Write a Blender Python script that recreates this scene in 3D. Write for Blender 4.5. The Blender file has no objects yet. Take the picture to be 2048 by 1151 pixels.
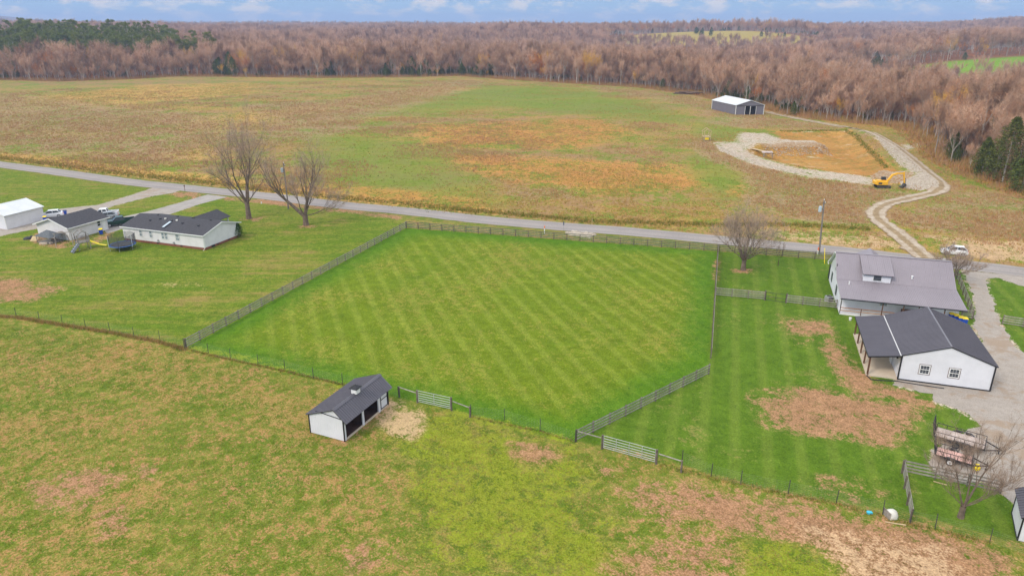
import bpy, math, random
import numpy as np
from mathutils import Vector, Matrix
C = bpy.context.scene.collection
sc = bpy.context.scene
PI = math.pi
# ------------------------------------------------------------------ camera
FPX, PITCH, CH = 1422.0, math.atan(528.5/1422.0), 37.0
cam = bpy.data.objects.new('camera', bpy.data.cameras.new('camera')); C.objects.link(cam)
cam.location = (0, 0, CH); cam.rotation_euler = (PI/2-PITCH, 0, 0)
cam.data.sensor_width = 36; cam.data.lens = 36*FPX/2048
cam.data.clip_start = 0.5; cam.data.clip_end = 40000
sc.camera = cam
# ------------------------------------------------------------------ world
SUN_EL, SUN_AZ = math.radians(42), math.radians(230)      # azimuth clockwise from +Y
world = bpy.data.worlds.new('World'); sc.world = world; world.use_nodes = True
wt = world.node_tree; wt.nodes.clear()
def wn(t, **k):
    n = wt.nodes.new(t)
    for a, b in k.items(): setattr(n, a, b)
    return n
sky = wn('ShaderNodeTexSky', sky_type='NISHITA'); sky.sun_disc = False
sky.sun_elevation = SUN_EL; sky.sun_rotation = SUN_AZ; sky.dust_density = 1.0; sky.ozone_density = 2.0
tc = wn('ShaderNodeTexCoord')
mp = wn('ShaderNodeMapping'); mp.inputs['Scale'].default_value = (1, 1, 2.6)
wt.links.new(tc.outputs['Generated'], mp.inputs['Vector'])
nz = wn('ShaderNodeTexNoise'); nz.inputs['Scale'].default_value = 26; nz.inputs['Detail'].default_value = 8; nz.inputs['Roughness'].default_value = .62
wt.links.new(mp.outputs[0], nz.inputs['Vector'])
cr = wn('ShaderNodeValToRGB'); cr.color_ramp.elements[0].position = .48; cr.color_ramp.elements[1].position = .62
cr.color_ramp.elements[0].color = (.10, .10, .10, 1); cr.color_ramp.elements[1].color = (1, 1, 1, 1)
wt.links.new(nz.outputs['Fac'], cr.inputs[0])
# blue of the thin veil: nishita lightly tinted, clouds white
mxv = wn('ShaderNodeMix', data_type='RGBA'); mxv.inputs[0].default_value = .80
mxv.inputs[7].default_value = (4.2, 8.2, 12.8, 1)
wt.links.new(sky.outputs[0], mxv.inputs[6])
mxc = wn('ShaderNodeMix', data_type='RGBA'); mxc.inputs[7].default_value = (11.6, 11.1, 10.8, 1)
sx_ = wn('ShaderNodeSeparateXYZ'); wt.links.new(tc.outputs['Generated'], sx_.inputs[0])
hi = wn('ShaderNodeMapRange', interpolation_type='SMOOTHSTEP'); hi.inputs[1].default_value = .06; hi.inputs[2].default_value = .45; hi.inputs[4].default_value = .75
wt.links.new(sx_.outputs[2], hi.inputs[0])
cov = wn('ShaderNodeMath', operation='MAXIMUM'); wt.links.new(cr.outputs[0], cov.inputs[0]); wt.links.new(hi.outputs[0], cov.inputs[1])
wt.links.new(cov.outputs[0], mxc.inputs[0]); wt.links.new(mxv.outputs[2], mxc.inputs[6])
# standard overcast sky: brighter towards the zenith
gz = wn('ShaderNodeMapRange'); gz.inputs[1].default_value = 0; gz.inputs[2].default_value = 1; gz.inputs[3].default_value = .62; gz.inputs[4].default_value = 1.45
wt.links.new(sx_.outputs[2], gz.inputs[0])
gm_ = wn('ShaderNodeVectorMath', operation='SCALE'); wt.links.new(mxc.outputs[2], gm_.inputs[0]); wt.links.new(gz.outputs[0], gm_.inputs['Scale'])
bg = wn('ShaderNodeBackground'); bg.inputs['Strength'].default_value = .088
wt.links.new(gm_.outputs[0], bg.inputs['Color'])
wo = wn('ShaderNodeOutputWorld'); wt.links.new(bg.outputs[0], wo.inputs['Surface'])
sun = bpy.data.objects.new('sun', bpy.data.lights.new('sun', 'SUN')); C.objects.link(sun)
sun.data.energy = 1.7; sun.data.angle = math.radians(14); sun.data.color = (1, .91, .78)
sd = Vector((math.sin(SUN_AZ)*math.cos(SUN_EL), math.cos(SUN_AZ)*math.cos(SUN_EL), math.sin(SUN_EL)))
sun.rotation_euler = sd.to_track_quat('Z', 'Y').to_euler()
sc.view_settings.view_transform = 'Standard'; sc.view_settings.look = 'None'
sc.view_settings.exposure = 0.38; sc.view_settings.gamma = 1.0; sc.view_settings.use_curve_mapping = False

# ------------------------------------------------------------------ helpers
def L(c): c /= 255; return c/12.92 if c <= .04045 else ((c+.055)/1.055)**2.4
def S(r, g, b, k=1.0): return (L(r)*k, L(g)*k, L(b)*k)
def P(x, y, z=0.0):                     # survey: where the sight line through a photo point meets height z
    u = (x-1024)/FPX; v = (y-575.5)/FPX
    dx, dy, dz = u, math.cos(PITCH)-v*math.sin(PITCH), -math.sin(PITCH)-v*math.cos(PITCH)
    t = (z-CH)/dz
    return Vector((dx*t, dy*t, z))
class NT:
    def __init__(s, m): s.n = m.node_tree.nodes; s.l = m.node_tree.links
    def put(s, v, sock):
        if isinstance(v, bpy.types.NodeSocket): s.l.new(v, sock)
        elif v is not None:
            if hasattr(sock.default_value, '__len__') and len(sock.default_value) == 4 and hasattr(v, '__len__') and len(v) == 3: v = (*v, 1)
            sock.default_value = v
    def attr(s, name):
        n = s.n.new('ShaderNodeAttribute'); n.attribute_name = name; return n.outputs['Fac']
    def pos(s): return s.n.new('ShaderNodeNewGeometry').outputs['Position']
    def obj(s): return s.n.new('ShaderNodeTexCoord').outputs['Object']
    def rnd(s): return s.n.new('ShaderNodeObjectInfo').outputs['Random']
    def noise(s, vec, scale, detail=3, rough=.55, dist=0):
        n = s.n.new('ShaderNodeTexNoise'); s.put(vec, n.inputs['Vector'])
        n.inputs['Scale'].default_value = scale; n.inputs['Detail'].default_value = detail
        n.inputs['Roughness'].default_value = rough; n.inputs['Distortion'].default_value = dist
        return n.outputs['Fac']
    def map(s, vec, scale=(1, 1, 1), rot=(0, 0, 0), loc=(0, 0, 0)):
        n = s.n.new('ShaderNodeMapping'); s.put(vec, n.inputs['Vector'])
        n.inputs['Scale'].default_value = scale; n.inputs['Rotation'].default_value = rot; n.inputs['Location'].default_value = loc
        return n.outputs[0]
    def m(s, op, a, b=None, c=None, clamp=False):
        n = s.n.new('ShaderNodeMath'); n.operation = op; n.use_clamp = clamp
        s.put(a, n.inputs[0]); s.put(b, n.inputs[1]); s.put(c, n.inputs[2]); return n.outputs[0]
    def smooth(s, x, lo, hi, a=0., b=1.):
        n = s.n.new('ShaderNodeMapRange'); n.interpolation_type = 'SMOOTHSTEP'; s.put(x, n.inputs[0])
        n.inputs[1].default_value = lo; n.inputs[2].default_value = hi; n.inputs[3].default_value = a; n.inputs[4].default_value = b
        return n.outputs[0]
    def mix(s, a, b, f, blend='MIX'):
        n = s.n.new('ShaderNodeMix'); n.data_type = 'RGBA'; n.blend_type = blend
        s.put(f, n.inputs[0]); s.put(a, n.inputs[6]); s.put(b, n.inputs[7]); return n.outputs[2]
    def bump(s, h, strength=.3, dist=.05):
        n = s.n.new('ShaderNodeBump'); s.put(h, n.inputs['Height']); n.inputs['Strength'].default_value = strength
        n.inputs['Distance'].default_value = dist; return n.outputs[0]
def newmat(name):
    m = bpy.data.materials.new(name); m.use_nodes = True
    return m, NT(m), m.node_tree.nodes['Principled BSDF']
def mat(name, rgb, rough=.7, metal=0, var=.12, scale=3., bump=0., fine=0., two=None, objvar=0.):
    m, t, b = newmat(name)
    o = t.obj()
    c1 = tuple(x*(1-var) for x in rgb); c2 = tuple(x*(1+var) for x in rgb)
    col = t.mix(c1, two if two else c2, t.smooth(t.noise(o, scale, 5, .6), .3, .7))
    if objvar:
        col = t.mix(col, t.mix((1-objvar,)*3, (1+objvar,)*3, t.rnd()), 1.0, 'MULTIPLY')
    t.put(col, b.inputs['Base Color']); b.inputs['Roughness'].default_value = rough; b.inputs['Metallic'].default_value = metal
    b.inputs['Specular IOR Level'].default_value = .35
    if bump: t.put(t.bump(t.noise(o, fine or scale*6, 4), bump, .03), b.inputs['Normal'])
    return m
class MB:
    def __init__(s): s.v = []; s.f = []
    def add(s, vs, fs):
        k = len(s.v); s.v += [tuple(v) for v in vs]; s.f += [tuple(i+k for i in f) for f in fs]; return s
    def box(s, c, d, rz=0, rx=0, ry=0):
        M = Matrix.Rotation(rz, 3, 'Z') @ Matrix.Rotation(ry, 3, 'Y') @ Matrix.Rotation(rx, 3, 'X')
        c = Vector(c)
        vs = [c + M @ Vector((x*d[0]/2, y*d[1]/2, z*d[2]/2)) for z in (-1, 1) for x, y in ((-1, -1), (1, -1), (1, 1), (-1, 1))]
        return s.add(vs, [(3, 2, 1, 0), (4, 5, 6, 7), (0, 1, 5, 4), (1, 2, 6, 5), (2, 3, 7, 6), (3, 0, 4, 7)])
    def beam(s, a, b, w, h=None, up=(0, 0, 1)):
        a, b = Vector(a), Vector(b); h = h or w
        d = (b-a).normalized(); up = Vector(up)
        if abs(d.dot(up)) > .98: up = Vector((0, 1, 0))
        x = d.cross(up).normalized(); y = x.cross(d)
        vs = [p + x*(i*w/2) + y*(j*h/2) for p in (a, b) for i, j in ((-1, -1), (1, -1), (1, 1), (-1, 1))]
        return s.add(vs, [(3, 2, 1, 0), (4, 5, 6, 7), (0, 1, 5, 4), (1, 2, 6, 5), (2, 3, 7, 6), (3, 0, 4, 7)])
    def tube(s, pts, rs, n=6, cap=True):
        pts = [Vector(p) for p in pts]
        if not hasattr(rs, '__len__'): rs = [rs]*len(pts)
        vs = []; x = None
        for i, p in enumerate(pts):
            d = (pts[min(i+1, len(pts)-1)] - pts[max(i-1, 0)]).normalized()
            if x is None:
                x = d.cross(Vector((0, 0, 1)) if abs(d.z) < .95 else Vector((1, 0, 0))).normalized()
            else:
                x = (x - d*x.dot(d)).normalized()
            y = d.cross(x)
            vs += [p + (x*math.cos(a)+y*math.sin(a))*rs[i] for a in [2*PI*k/n for k in range(n)]]
        fs = [(i*n+k, i*n+(k+1) % n, (i+1)*n+(k+1) % n, (i+1)*n+k) for i in range(len(pts)-1) for k in range(n)]
        if cap: fs += [tuple(range(n))[::-1], tuple(range((len(pts)-1)*n, len(pts)*n))]
        return s.add(vs, fs)
    def cyl(s, c, r, h, n=16, axis='Z', r2=None):
        a = {'X': Vector((1, 0, 0)), 'Y': Vector((0, 1, 0)), 'Z': Vector((0, 0, 1))}[axis]
        return s.tube([Vector(c)-a*h/2, Vector(c)+a*h/2], [r, r if r2 is None else r2], n)
    def slab(s, pts, t):                 # planar polygon thickened along minus its normal by t
        pts = [Vector(p) for p in pts]; n = len(pts)
        nr = Vector((0, 0, 0))
        for i in range(n): nr += pts[i].cross(pts[(i+1) % n])
        nr.normalize()
        vs = pts + [p - nr*t for p in pts]
        return s.add(vs, [tuple(range(n)), tuple(range(n, 2*n))[::-1]] + [(i, i+n, (i+1) % n+n, (i+1) % n) for i in range(n)])
    def dome(s, c, r, h, n=16, k=5, r2=None):
        c = Vector(c); r2 = r2 or r
        vs = [c+Vector((math.cos(2*PI*j/n)*r*math.cos(PI/2*i/k), math.sin(2*PI*j/n)*r2*math.cos(PI/2*i/k), h*math.sin(PI/2*i/k))) for i in range(k) for j in range(n)]
        vs.append(c+Vector((0, 0, h)))
        fs = [(i*n+j, i*n+(j+1) % n, (i+1)*n+(j+1) % n, (i+1)*n+j) for i in range(k-1) for j in range(n)]
        fs += [((k-1)*n+j, (k-1)*n+(j+1) % n, k*n) for j in range(n)]
        return s.add(vs, fs)
    def mesh(s, name):
        me = bpy.data.meshes.new(name); me.from_pydata(s.v, [], s.f); me.update(); return me
def npmesh(name, V, F, attrs=None):
    me = bpy.data.meshes.new(name); V = np.asarray(V, np.float32); F = np.asarray(F, np.int32)
    k = F.shape[1]
    me.vertices.add(len(V)); me.vertices.foreach_set('co', V.ravel())
    me.loops.add(F.size); me.loops.foreach_set('vertex_index', F.ravel())
    me.polygons.add(len(F)); me.polygons.foreach_set('loop_start', np.arange(len(F), dtype=np.int32)*k)
    me.polygons.foreach_set('loop_total', np.full(len(F), k, np.int32))
    if attrs:
        for a, v in attrs.items():
            at = me.attributes.new(a, 'FLOAT', 'POINT'); at.data.foreach_set('value', np.asarray(v, np.float32).ravel())
    me.update(); me.validate(); return me
def tag(o, label=None, cat=None, group=None, kind=None):
    if label: o['label'] = label
    if cat: o['category'] = cat
    if group: o['group'] = group
    if kind: o['kind'] = kind
    return o
def link(name, me, m, parent=None, smooth=False):
    o = bpy.data.objects.new(name, me); C.objects.link(o)
    if m and not me.materials: me.materials.append(m)
    if parent is not None: o.parent = parent
    if smooth:
        for p in me.polygons: p.use_smooth = True
    return o
def part(name, mb, m, parent, loc=None, rot=None, label=None, smooth=False):
    o = link(name, mb.mesh(name), m, parent, smooth)
    if loc is not None: o.location = loc
    if rot is not None: o.rotation_euler = rot
    if label: o['label'] = label
    return o
def thing(name, label, cat, loc=(0, 0, 0), rz=0, group=None):
    o = bpy.data.objects.new(name, None); C.objects.link(o); o.empty_display_size = .3
    o.location = loc; o.rotation_euler = (0, 0, rz)
    return tag(o, label, cat, group)
def solo(name, mb, m, label, cat, loc=(0, 0, 0), rz=0, group=None, kind=None, smooth=False):
    o = link(name, mb.mesh(name), m, None, smooth); o.location = loc; o.rotation_euler = (0, 0, rz)
    return tag(o, label, cat, group, kind)
KIDS = {}
def copy_tree(o, parent=None):
    c = o.copy(); C.objects.link(c)
    if parent is not None: c.parent = parent
    for ch in [x for x in C.objects if x.parent == o]: copy_tree(ch, c)
    return c
# ------------------------------------------------------------------ fields: distance to outlines
def sdf(X, Y, poly):
    p = np.array([(q[0], q[1]) for q in poly]); n = len(p)
    d = np.full(X.shape, 1e12); ins = np.zeros(X.shape, bool)
    for i in range(n):
        a = p[i]; b = p[(i+1) % n]; e = b-a
        wx, wy = X-a[0], Y-a[1]
        t = np.clip((wx*e[0]+wy*e[1])/max(e@e, 1e-9), 0, 1)
        d = np.minimum(d, (wx-e[0]*t)**2+(wy-e[1]*t)**2)
        if a[1] != b[1]:
            c = ((a[1] > Y) != (b[1] > Y)) & (X < (b[0]-a[0])*(Y-a[1])/(b[1]-a[1])+a[0])
            ins ^= c
    d = np.sqrt(d)
    return np.where(ins, d, -d)
def sst(x, a, b): t = np.clip((x-a)/(b-a), 0, 1); return t*t*(3-2*t)
def W(pts): return [P(*q).xy for q in pts]
EDGE = [(-900, 168), (-200, 162), (0, 160), (120, 163), (250, 159), (350, 153), (500, 154), (640, 156), (830, 154), (920, 152), (1000, 158), (1130, 166), (1280, 175), (1400, 191), (1440, 200), (1526, 217), (1577, 230), (1637, 239), (1716, 247), (1775, 252), (1812, 262), (1850, 290), (1859, 315), (1906, 337), (1938, 347), (1985, 362), (2048, 388), (2200, 440), (2600, 520)]
we = W(EDGE)
FOREST = [Vector((-12000, we[0].y))]+we+[Vector((12000, we[-1].y)), Vector((12000, 14000)), Vector((-12000, 14000))]
CLAY = W([(1530, 262), (1700, 262), (1722, 280), (1782, 333), (1745, 350), (1680, 345), (1560, 324), (1495, 306), (1500, 290), (1545, 282), (1560, 272)])
SPIT = W([(1495, 294), (1560, 282), (1640, 283), (1665, 296), (1650, 302), (1560, 303), (1510, 303)])
DAM = W([(1690, 256), (1755, 270), (1800, 298), (1850, 342), (1888, 370), (1870, 382), (1830, 360), (1780, 318), (1730, 278)])
LUMPS = [(-420, 720, 150, 110, 11), (330, 500, 190, 120, -17), (300, 380, 160, 90, -6), (-60, 760, 300, 140, -9), (500, 770, 260, 110, 10), (760, 850, 260, 140, 9), (240, 820, 200, 150, -8),
         (400, 1400, 340, 230, 20), (330, 1030, 420, 110, -14), (-900, 1500, 500, 300, 10), (60, 1900, 600, 300, 6), (1300, 1900, 500, 400, 14)]
def terr(X, Y):
    X = np.asarray(X, float); Y = np.asarray(Y, float)
    z = np.zeros(X.shape)
    for cx, cy, sx, sy, h in LUMPS: z += h*np.exp(-((X-cx)/sx)**2-((Y-cy)/sy)**2)
    r = np.hypot(X, Y)
    z += sst(r, 600, 5200)*22 + sst(r, 600, 1500)*(3.5*np.sin(X/170+.8)*np.sin(Y/230+1)+2.5*np.sin(X/90-Y/140))
    f = sst(r, 3800, 7200)
    a = np.arctan2(X, Y)
    z += f*(5+7*np.sin(a*9+.5)*.6+4*np.sin(a*23+1))
    z += 75*np.exp(-((a+.625)/.07)**2)*sst(r, 4200, 7600) + 32*np.exp(-((a+.44)/.07)**2)*sst(r, 4200, 7200)
    z += 24*np.exp(-((a-.66)/.14)**2)*sst(r, 1500, 3200)
    dfo = sdf(X, Y, FOREST)
    z *= sst(dfo, 0, 90)
    near = (Y > 150) & (Y < 320) & (X > 40) & (X < 170)
    if near.any():
        xs, ys = X[near], Y[near]; q = np.zeros(xs.shape)
        q -= 1.7*sst(sdf(xs, ys, CLAY), -1, 7)
        q += 2.6*sst(sdf(xs, ys, SPIT), -1.5, 3.5)
        q += 1.1*sst(sdf(xs, ys, DAM), -3, 3)
        z[near] += q
    return z
def tz(x, y): return float(terr(np.array([x]), np.array([y]))[0])
def G(x, y, dz=0.0): p = P(x, y); return Vector((p.x, p.y, dz))
def far_point(px, d):                    # a point d metres out along the bearing of a photo column
    u = (px-1024)/FPX; f = 1/math.cos(PITCH)
    x, y = u*d/math.hypot(u, f), f*d/math.hypot(u, f)
    return Vector((x, y, tz(x, y)))

# ------------------------------------------------------------------ ground sheet
PAD = W([(376, 694), (812, 456), (1434, 503), (1418, 728), (1148, 882), (1000, 840), (690, 770)])
LAWN = W([(-700, 700), (-700, 300), (0, 337), (125, 354), (250, 372), (425, 391), (671, 417), (812, 440), (812, 456), (376, 694), (0, 628)])
YARD = W([(1434, 503), (1660, 520), (1950, 545), (2050, 560), (2400, 610), (2400, 900), (2048, 1080), (1990, 1070), (1800, 1020), (1680, 1000), (1575, 985), (1420, 945), (1300, 905), (1150, 880), (1418, 728)])
FIELD = [v for v in W([(-900, 250), (0, 320), (125, 337), (250, 354), (400, 370), (546, 387), (671, 401), (820, 415), (961, 430), (1119, 444), (1240, 453), (1380, 467), (1700, 496), (1939, 523), (2048, 533), (2600, 590)])] + we[::-1]
ROAD_PX = [(-500, 270), (-200, 303), (0, 329), (125, 345.5), (250, 363), (420, 381), (546, 393.5), (671, 409), (820, 423), (961, 439), (1119, 452.5), (1240, 461.5), (1380, 474.2), (1561, 491), (1700, 504), (1939, 531), (2048, 544), (2300, 578), (2700, 640)]
FEAT = [  # (class, outline in photo points, softness in metres, strength)
 ('bare', [(1500, 785), (1600, 778), (1700, 792), (1830, 802), (1850, 822), (1790, 888), (1650, 872), (1530, 850)], 2.2, .95),
 ('bare', [(1640, 665), (1668, 665), (1705, 735), (1745, 762), (1860, 795), (1870, 815), (1760, 805), (1690, 770), (1650, 700)], 2.0, .8),
 ('bare', [(1560, 640), (1640, 632), (1690, 650), (1640, 680), (1590, 700)], 3.5, .5),
 ('bare', [(1420, 985), (1560, 990), (1700, 1028), (1900, 1078), (2010, 1112), (2040, 1151), (2060, 1300), (1710, 1300), (1690, 1130), (1600, 1072), (1480, 1060), (1350, 1030)], 2.4, 1.0),
 ('bare', [(1230, 955), (1400, 965), (1440, 1010), (1330, 1060), (1230, 1020)], 2.5, .74),
 ('bare', [(1250, 1060), (1400, 1050), (1480, 1110), (1450, 1200), (1200, 1200)], 3, .68),
 ('bare', [(1020, 885), (1100, 890), (1125, 915), (1070, 935), (1030, 915)], 1.6, .72),
 ('bare', [(1190, 925), (1240, 938), (1235, 950), (1200, 945)], .8, .9),
 ('bare', [(1275, 955), (1345, 970), (1340, 985), (1290, 975)], .8, .9),
 ('bare', [(60, 965), (200, 935), (240, 960), (170, 1010), (60, 1010)], 2.2, .82),
 ('bare', [(190, 1030), (240, 1010), (260, 1060), (200, 1080)], 1.5, .6),
 ('bare', [(270, 930), (340, 930), (330, 955), (280, 960)], 1.5, .55),
 ('bare', [(690, 1090), (760, 1080), (800, 1120), (700, 1140)], 2, .62),
 ('bare', [(700, 885), (770, 830), (795, 800), (760, 800), (690, 882)], 1.2, .75),
 ('bare', [(1600, 950), (1700, 950), (1780, 990), (1700, 1010), (1620, 980)], 2.0, .55),
 ('bare', [(75, 462), (130, 478), (190, 470), (215, 480), (170, 492), (100, 498), (60, 480)], 1.2, .72),
 ('bare', [(185, 462), (225, 455), (225, 475), (200, 478)], 1.0, .9),
 ('bare', [(425, 392), (560, 400), (800, 432), (800, 440), (600, 415), (430, 398)], 1.2, .72),
 ('bare', [(310, 385), (385, 383), (420, 392), (380, 400), (350, 392)], 1.2, .7),
 ('bare', [(1428, 520), (1440, 520), (1436, 560), (1424, 560)], 1.0, .7),
 ('bare', [(1465, 536), (1505, 538), (1500, 546), (1465, 544)], .8, .8),
 ('bare', [(478, 436), (522, 436), (515, 443), (480, 441)], 1.2, .8), ('bare', [(595, 449), (635, 450), (625, 456), (598, 455)], 1.2, .8),
 ('straw', [(768, 800), (800, 798), (838, 815), (845, 850), (825, 876), (790, 866), (758, 843)], 1.6, .95),
 ('bare', [(-80, 556), (60, 560), (128, 578), (60, 602), (-80, 606)], 2.5, .85),
 ('straw', [(1590, 1040), (1900, 1090), (1950, 1200), (1700, 1200)], 4, .45),
 ('straw', [(300, 560), (420, 565), (410, 580), (300, 575)], 2.5, .35),
 ('straw', [(1500, 456), (1620, 462), (1780, 472), (1830, 500), (1700, 494), (1540, 477)], 3, .68),
 ('straw', [(1850, 470), (2060, 486), (2200, 500), (2200, 545), (2060, 526), (1940, 512), (1890, 500)], 3, .72),
 ('lime', [(1490, 1085), (1560, 1085), (1660, 1108), (1690, 1145), (1690, 1300), (1500, 1300), (1480, 1120)], 2, .95),
 ('lime', [(780, 850), (900, 820), (1150, 890), (1220, 960), (1200, 1151), (900, 1151), (800, 950)], 7, .60),
 ('lime', [(1000, 1040), (1200, 990), (1350, 1080), (1300, 1250), (1000, 1250)], 6, .55),
 ('lime', [(1370, 1030), (1400, 1035), (1400, 1052), (1375, 1050)], .8, .9),
 ('lime', [(380, 690), (500, 712), (690, 766), (690, 778), (500, 724), (380, 700)], .8, .8),
 ('lime', [(800, 795), (950, 832), (1150, 878), (1150, 892), (950, 845), (800, 805)], .8, .72),
 ('lime', [(1900, 1090), (2100, 1130), (2100, 1300), (1990, 1300)], 2, .6),
 ('brush', [(-300, 190), (0, 185), (400, 225), (520, 245), (480, 300), (300, 325), (0, 300), (-300, 290)], 22, .62),
 ('brush', [(480, 210), (700, 195), (900, 160), (1000, 160), (760, 232), (560, 262)], 14, .66),
 ('brush', [(500, 250), (700, 235), (720, 262), (560, 292)], 9, .55),
 ('brush', [(1000, 380), (1130, 370), (1150, 395), (1040, 405)], 4, .62),
 ('brush', [(1180, 170), (1400, 195), (1440, 215), (1420, 225), (1300, 195), (1180, 180)], 10, .62),
 ('brush', [(1490, 330), (1600, 350), (1740, 372), (1860, 392), (1765, 412), (1745, 455), (1600, 440), (1490, 405)], 4, .74),
 ('brush', [(1375, 285), (1425, 280), (1450, 310), (1600, 350), (1500, 352), (1410, 315)], 4, .75),
 ('brush', [(1785, 428), (1880, 405), (1960, 378), (2150, 410), (2150, 490), (1900, 468), (1800, 450)], 4, .70),
 ('brush', [(1460, 222), (1700, 256), (1690, 262), (1500, 258), (1400, 245)], 6, .6),
 ('tan', [(300, 252), (560, 214), (760, 190), (890, 163), (950, 178), (700, 217), (560, 242), (420, 274)], 14, .74),
 ('tan', [(0, 200), (300, 170), (500, 165), (520, 185), (200, 215), (0, 225)], 20, .6),
 ('tan', [(300, 310), (420, 285), (470, 290), (400, 320)], 7, .72),
 ('tan', [(-80, 298), (130, 316), (300, 339), (430, 351), (600, 374), (760, 395), (1000, 419), (1000, 429), (760, 409), (600, 392), (430, 367), (250, 350), (0, 318), (-80, 305)], 3, .78),
 ('orange', [(830, 248), (1180, 238), (1270, 262), (1150, 300), (860, 292)], 12, .64),
 ('orange', [(890, 308), (1100, 316), (1340, 330), (1400, 372), (1200, 388), (960, 350)], 10, .70),
 ('orange', [(640, 370), (760, 375), (960, 400), (960, 420), (760, 400)], 6, .6),
 ('orange', [(1480, 360), (1540, 370), (1510, 400), (1450, 390)], 6, .5),
 ('orange', [(1526, 219), (1640, 240), (1716, 249), (1790, 256), (1850, 300), (1900, 342), (2060, 398), (2060, 380), (1900, 325), (1840, 270), (1780, 240), (1560, 212)], 5, .78),
 ('green', [(1840, 405), (2048, 405), (2048, 420), (1900, 425)], 4, .8),
 ('green', [(1570, 436), (1740, 448), (1740, 462), (1570, 450)], 2, .8),
 ('green', [(1520, 385), (1590, 390), (1590, 412), (1530, 408)], 3, .7),
 ('green', [(1390, 240), (1480, 235), (1500, 268), (1440, 282), (1390, 272)], 8, .72),
 ('green', [(1380, 300), (1480, 330), (1510, 398), (1440, 400), (1390, 350)], 8, .75),
 ('green', [(950, 170), (1150, 175), (1330, 215), (1380, 250), (1250, 235), (1000, 215), (700, 235)], 18, .80),
 ('green', [(590, 250), (900, 300), (1000, 410), (700, 390), (620, 330)], 16, .62),
 ('clay', [(1530, 262), (1700, 262), (1722, 280), (1790, 336), (1850, 372), (1780, 368), (1745, 352), (1680, 347), (1560, 324), (1480, 304), (1500, 288), (1545, 282), (1560, 272)], 2.2, .96),
 ('gravel', [(1428, 285), (1470, 283), (1480, 265), (1535, 266), (1560, 276), (1640, 284), (1655, 294), (1600, 292), (1540, 296), (1500, 300), (1530, 317), (1600, 336), (1700, 348), (1745, 357), (1742, 369), (1600, 352), (1500, 326), (1445, 303)], 3.2, .86),
 ('gravel', [(1690, 256), (1755, 270), (1805, 298), (1850, 340), (1890, 372), (1868, 384), (1840, 376), (1800, 340), (1770, 300), (1735, 274)], 3.4, .62),
 ('gravel', [(1800, 290), (1850, 284), (1850, 291), (1812, 302)], 1.6, .8),
 ('far', [(1700, 136), (1760, 122), (1800, 113), (1900, 109), (2100, 108), (2400, 108), (2400, 132), (1950, 130), (1850, 136)], 6, 1),
]
DRIVES = {
 'gravel_driveway': [(1925, 541), (2060, 553), (2200, 572), (2200, 590), (2048, 573), (1990, 554), (1974, 556), (1976, 572), (1985, 592), (1991, 620), (2001, 650), (2030, 690), (2064, 722), (2200, 800), (2200, 1060), (2060, 1025), (2022, 1002), (1990, 968), (1930, 962), (1870, 948), (1862, 925), (1866, 900), (1900, 872), (1962, 852), (1930, 825), (1872, 804), (1862, 788), (1792, 772), (1790, 754), (1900, 768), (1978, 778), (1990, 735), (1946, 652), (1953, 632), (1946, 590), (1931, 553)],
 'neighbour_driveway': [(305, 376), (250, 394), (195, 410), (122, 417), (90, 430), (40, 445), (-60, 460), (-60, 486), (0, 472), (75, 457), (130, 443), (180, 432), (222, 413), (300, 393), (345, 386), (370, 378), (340, 371)],
 'concrete_driveway': [(415, 389), (370, 402), (310, 419), (262, 430), (215, 440), (196, 452), (216, 467), (262, 452), (335, 430), (400, 408), (455, 394)],
}
for k in DRIVES: FEAT.append(('gravel', DRIVES[k], 1.4, .80 if k != 'concrete_driveway' else .6))
ys = [-80.]
while ys[-1] < 9800:
    y = ys[-1]; ys.append(y + (4 if y < 30 else .65 if y < 110 else .65+(y-110)*.0088))
ys = np.array(ys); ns = 500
ss = np.linspace(-1, 1, ns)
wid = 150+.85*np.maximum(ys, 0)
X = (wid[:, None]*ss[None, :]); Y = np.repeat(ys[:, None], ns, 1)
Z = terr(X.ravel(), Y.ravel()).reshape(X.shape)
A = {}
for n_, pl in (('d_pad', PAD), ('d_lawn', LAWN), ('d_yard', YARD), ('d_field', FIELD), ('d_forest', FOREST)):
    A[n_] = np.clip(sdf(X.ravel(), Y.ravel(), pl), -40, 120)
CL = ['bare', 'straw', 'lime', 'brush', 'tan', 'orange', 'green', 'clay', 'gravel', 'far']
def feat_fields(X, Y):
    F = {c: np.zeros(X.shape) for c in CL}
    for c, pts, soft, st in FEAT:
        pl = W(pts); xs = [p[0] for p in pl]; yy = [p[1] for p in pl]; mg = soft*2+2
        sel = (X > min(xs)-mg) & (X < max(xs)+mg) & (Y > min(yy)-mg) & (Y < max(yy)+mg)
        if not sel.any(): continue
        F[c][sel] = np.maximum(F[c][sel], st*sst(sdf(X[sel], Y[sel], pl), -soft, soft))
    return F
FF = feat_fields(X.ravel(), Y.ravel())
# hay meadow far off on the rise
FARM = [far_point(a, d).xy for a, d in ((1220, 1230), (1300, 1190), (1500, 1200), (1640, 1260), (1630, 1360), (1500, 1450), (1330, 1450), (1230, 1360))]
FARM2 = [far_point(a, d).xy for a, d in ((1830, 840), (1960, 800), (2150, 800), (2150, 900), (1950, 900), (1840, 880))]
def col_pt(px, y): return Vector(((px-1024)/FPX*(y*math.cos(PITCH)+12), y))
HAYF = [col_pt(*q) for q in ((1700, 650), (1760, 600), (2048, 590), (2300, 590), (2300, 700), (2048, 712), (1900, 705), (1800, 680))]
FF['far'] = sst(sdf(X.ravel(), Y.ravel(), HAYF), -6, 6)
hay = sst(sdf(X.ravel(), Y.ravel(), FARM), -15, 15)
A.update({'f_'+c: v for c, v in FF.items()}); A['f_hay'] = hay
V = np.stack([X.ravel(), Y.ravel(), Z.ravel()], 1)
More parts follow.
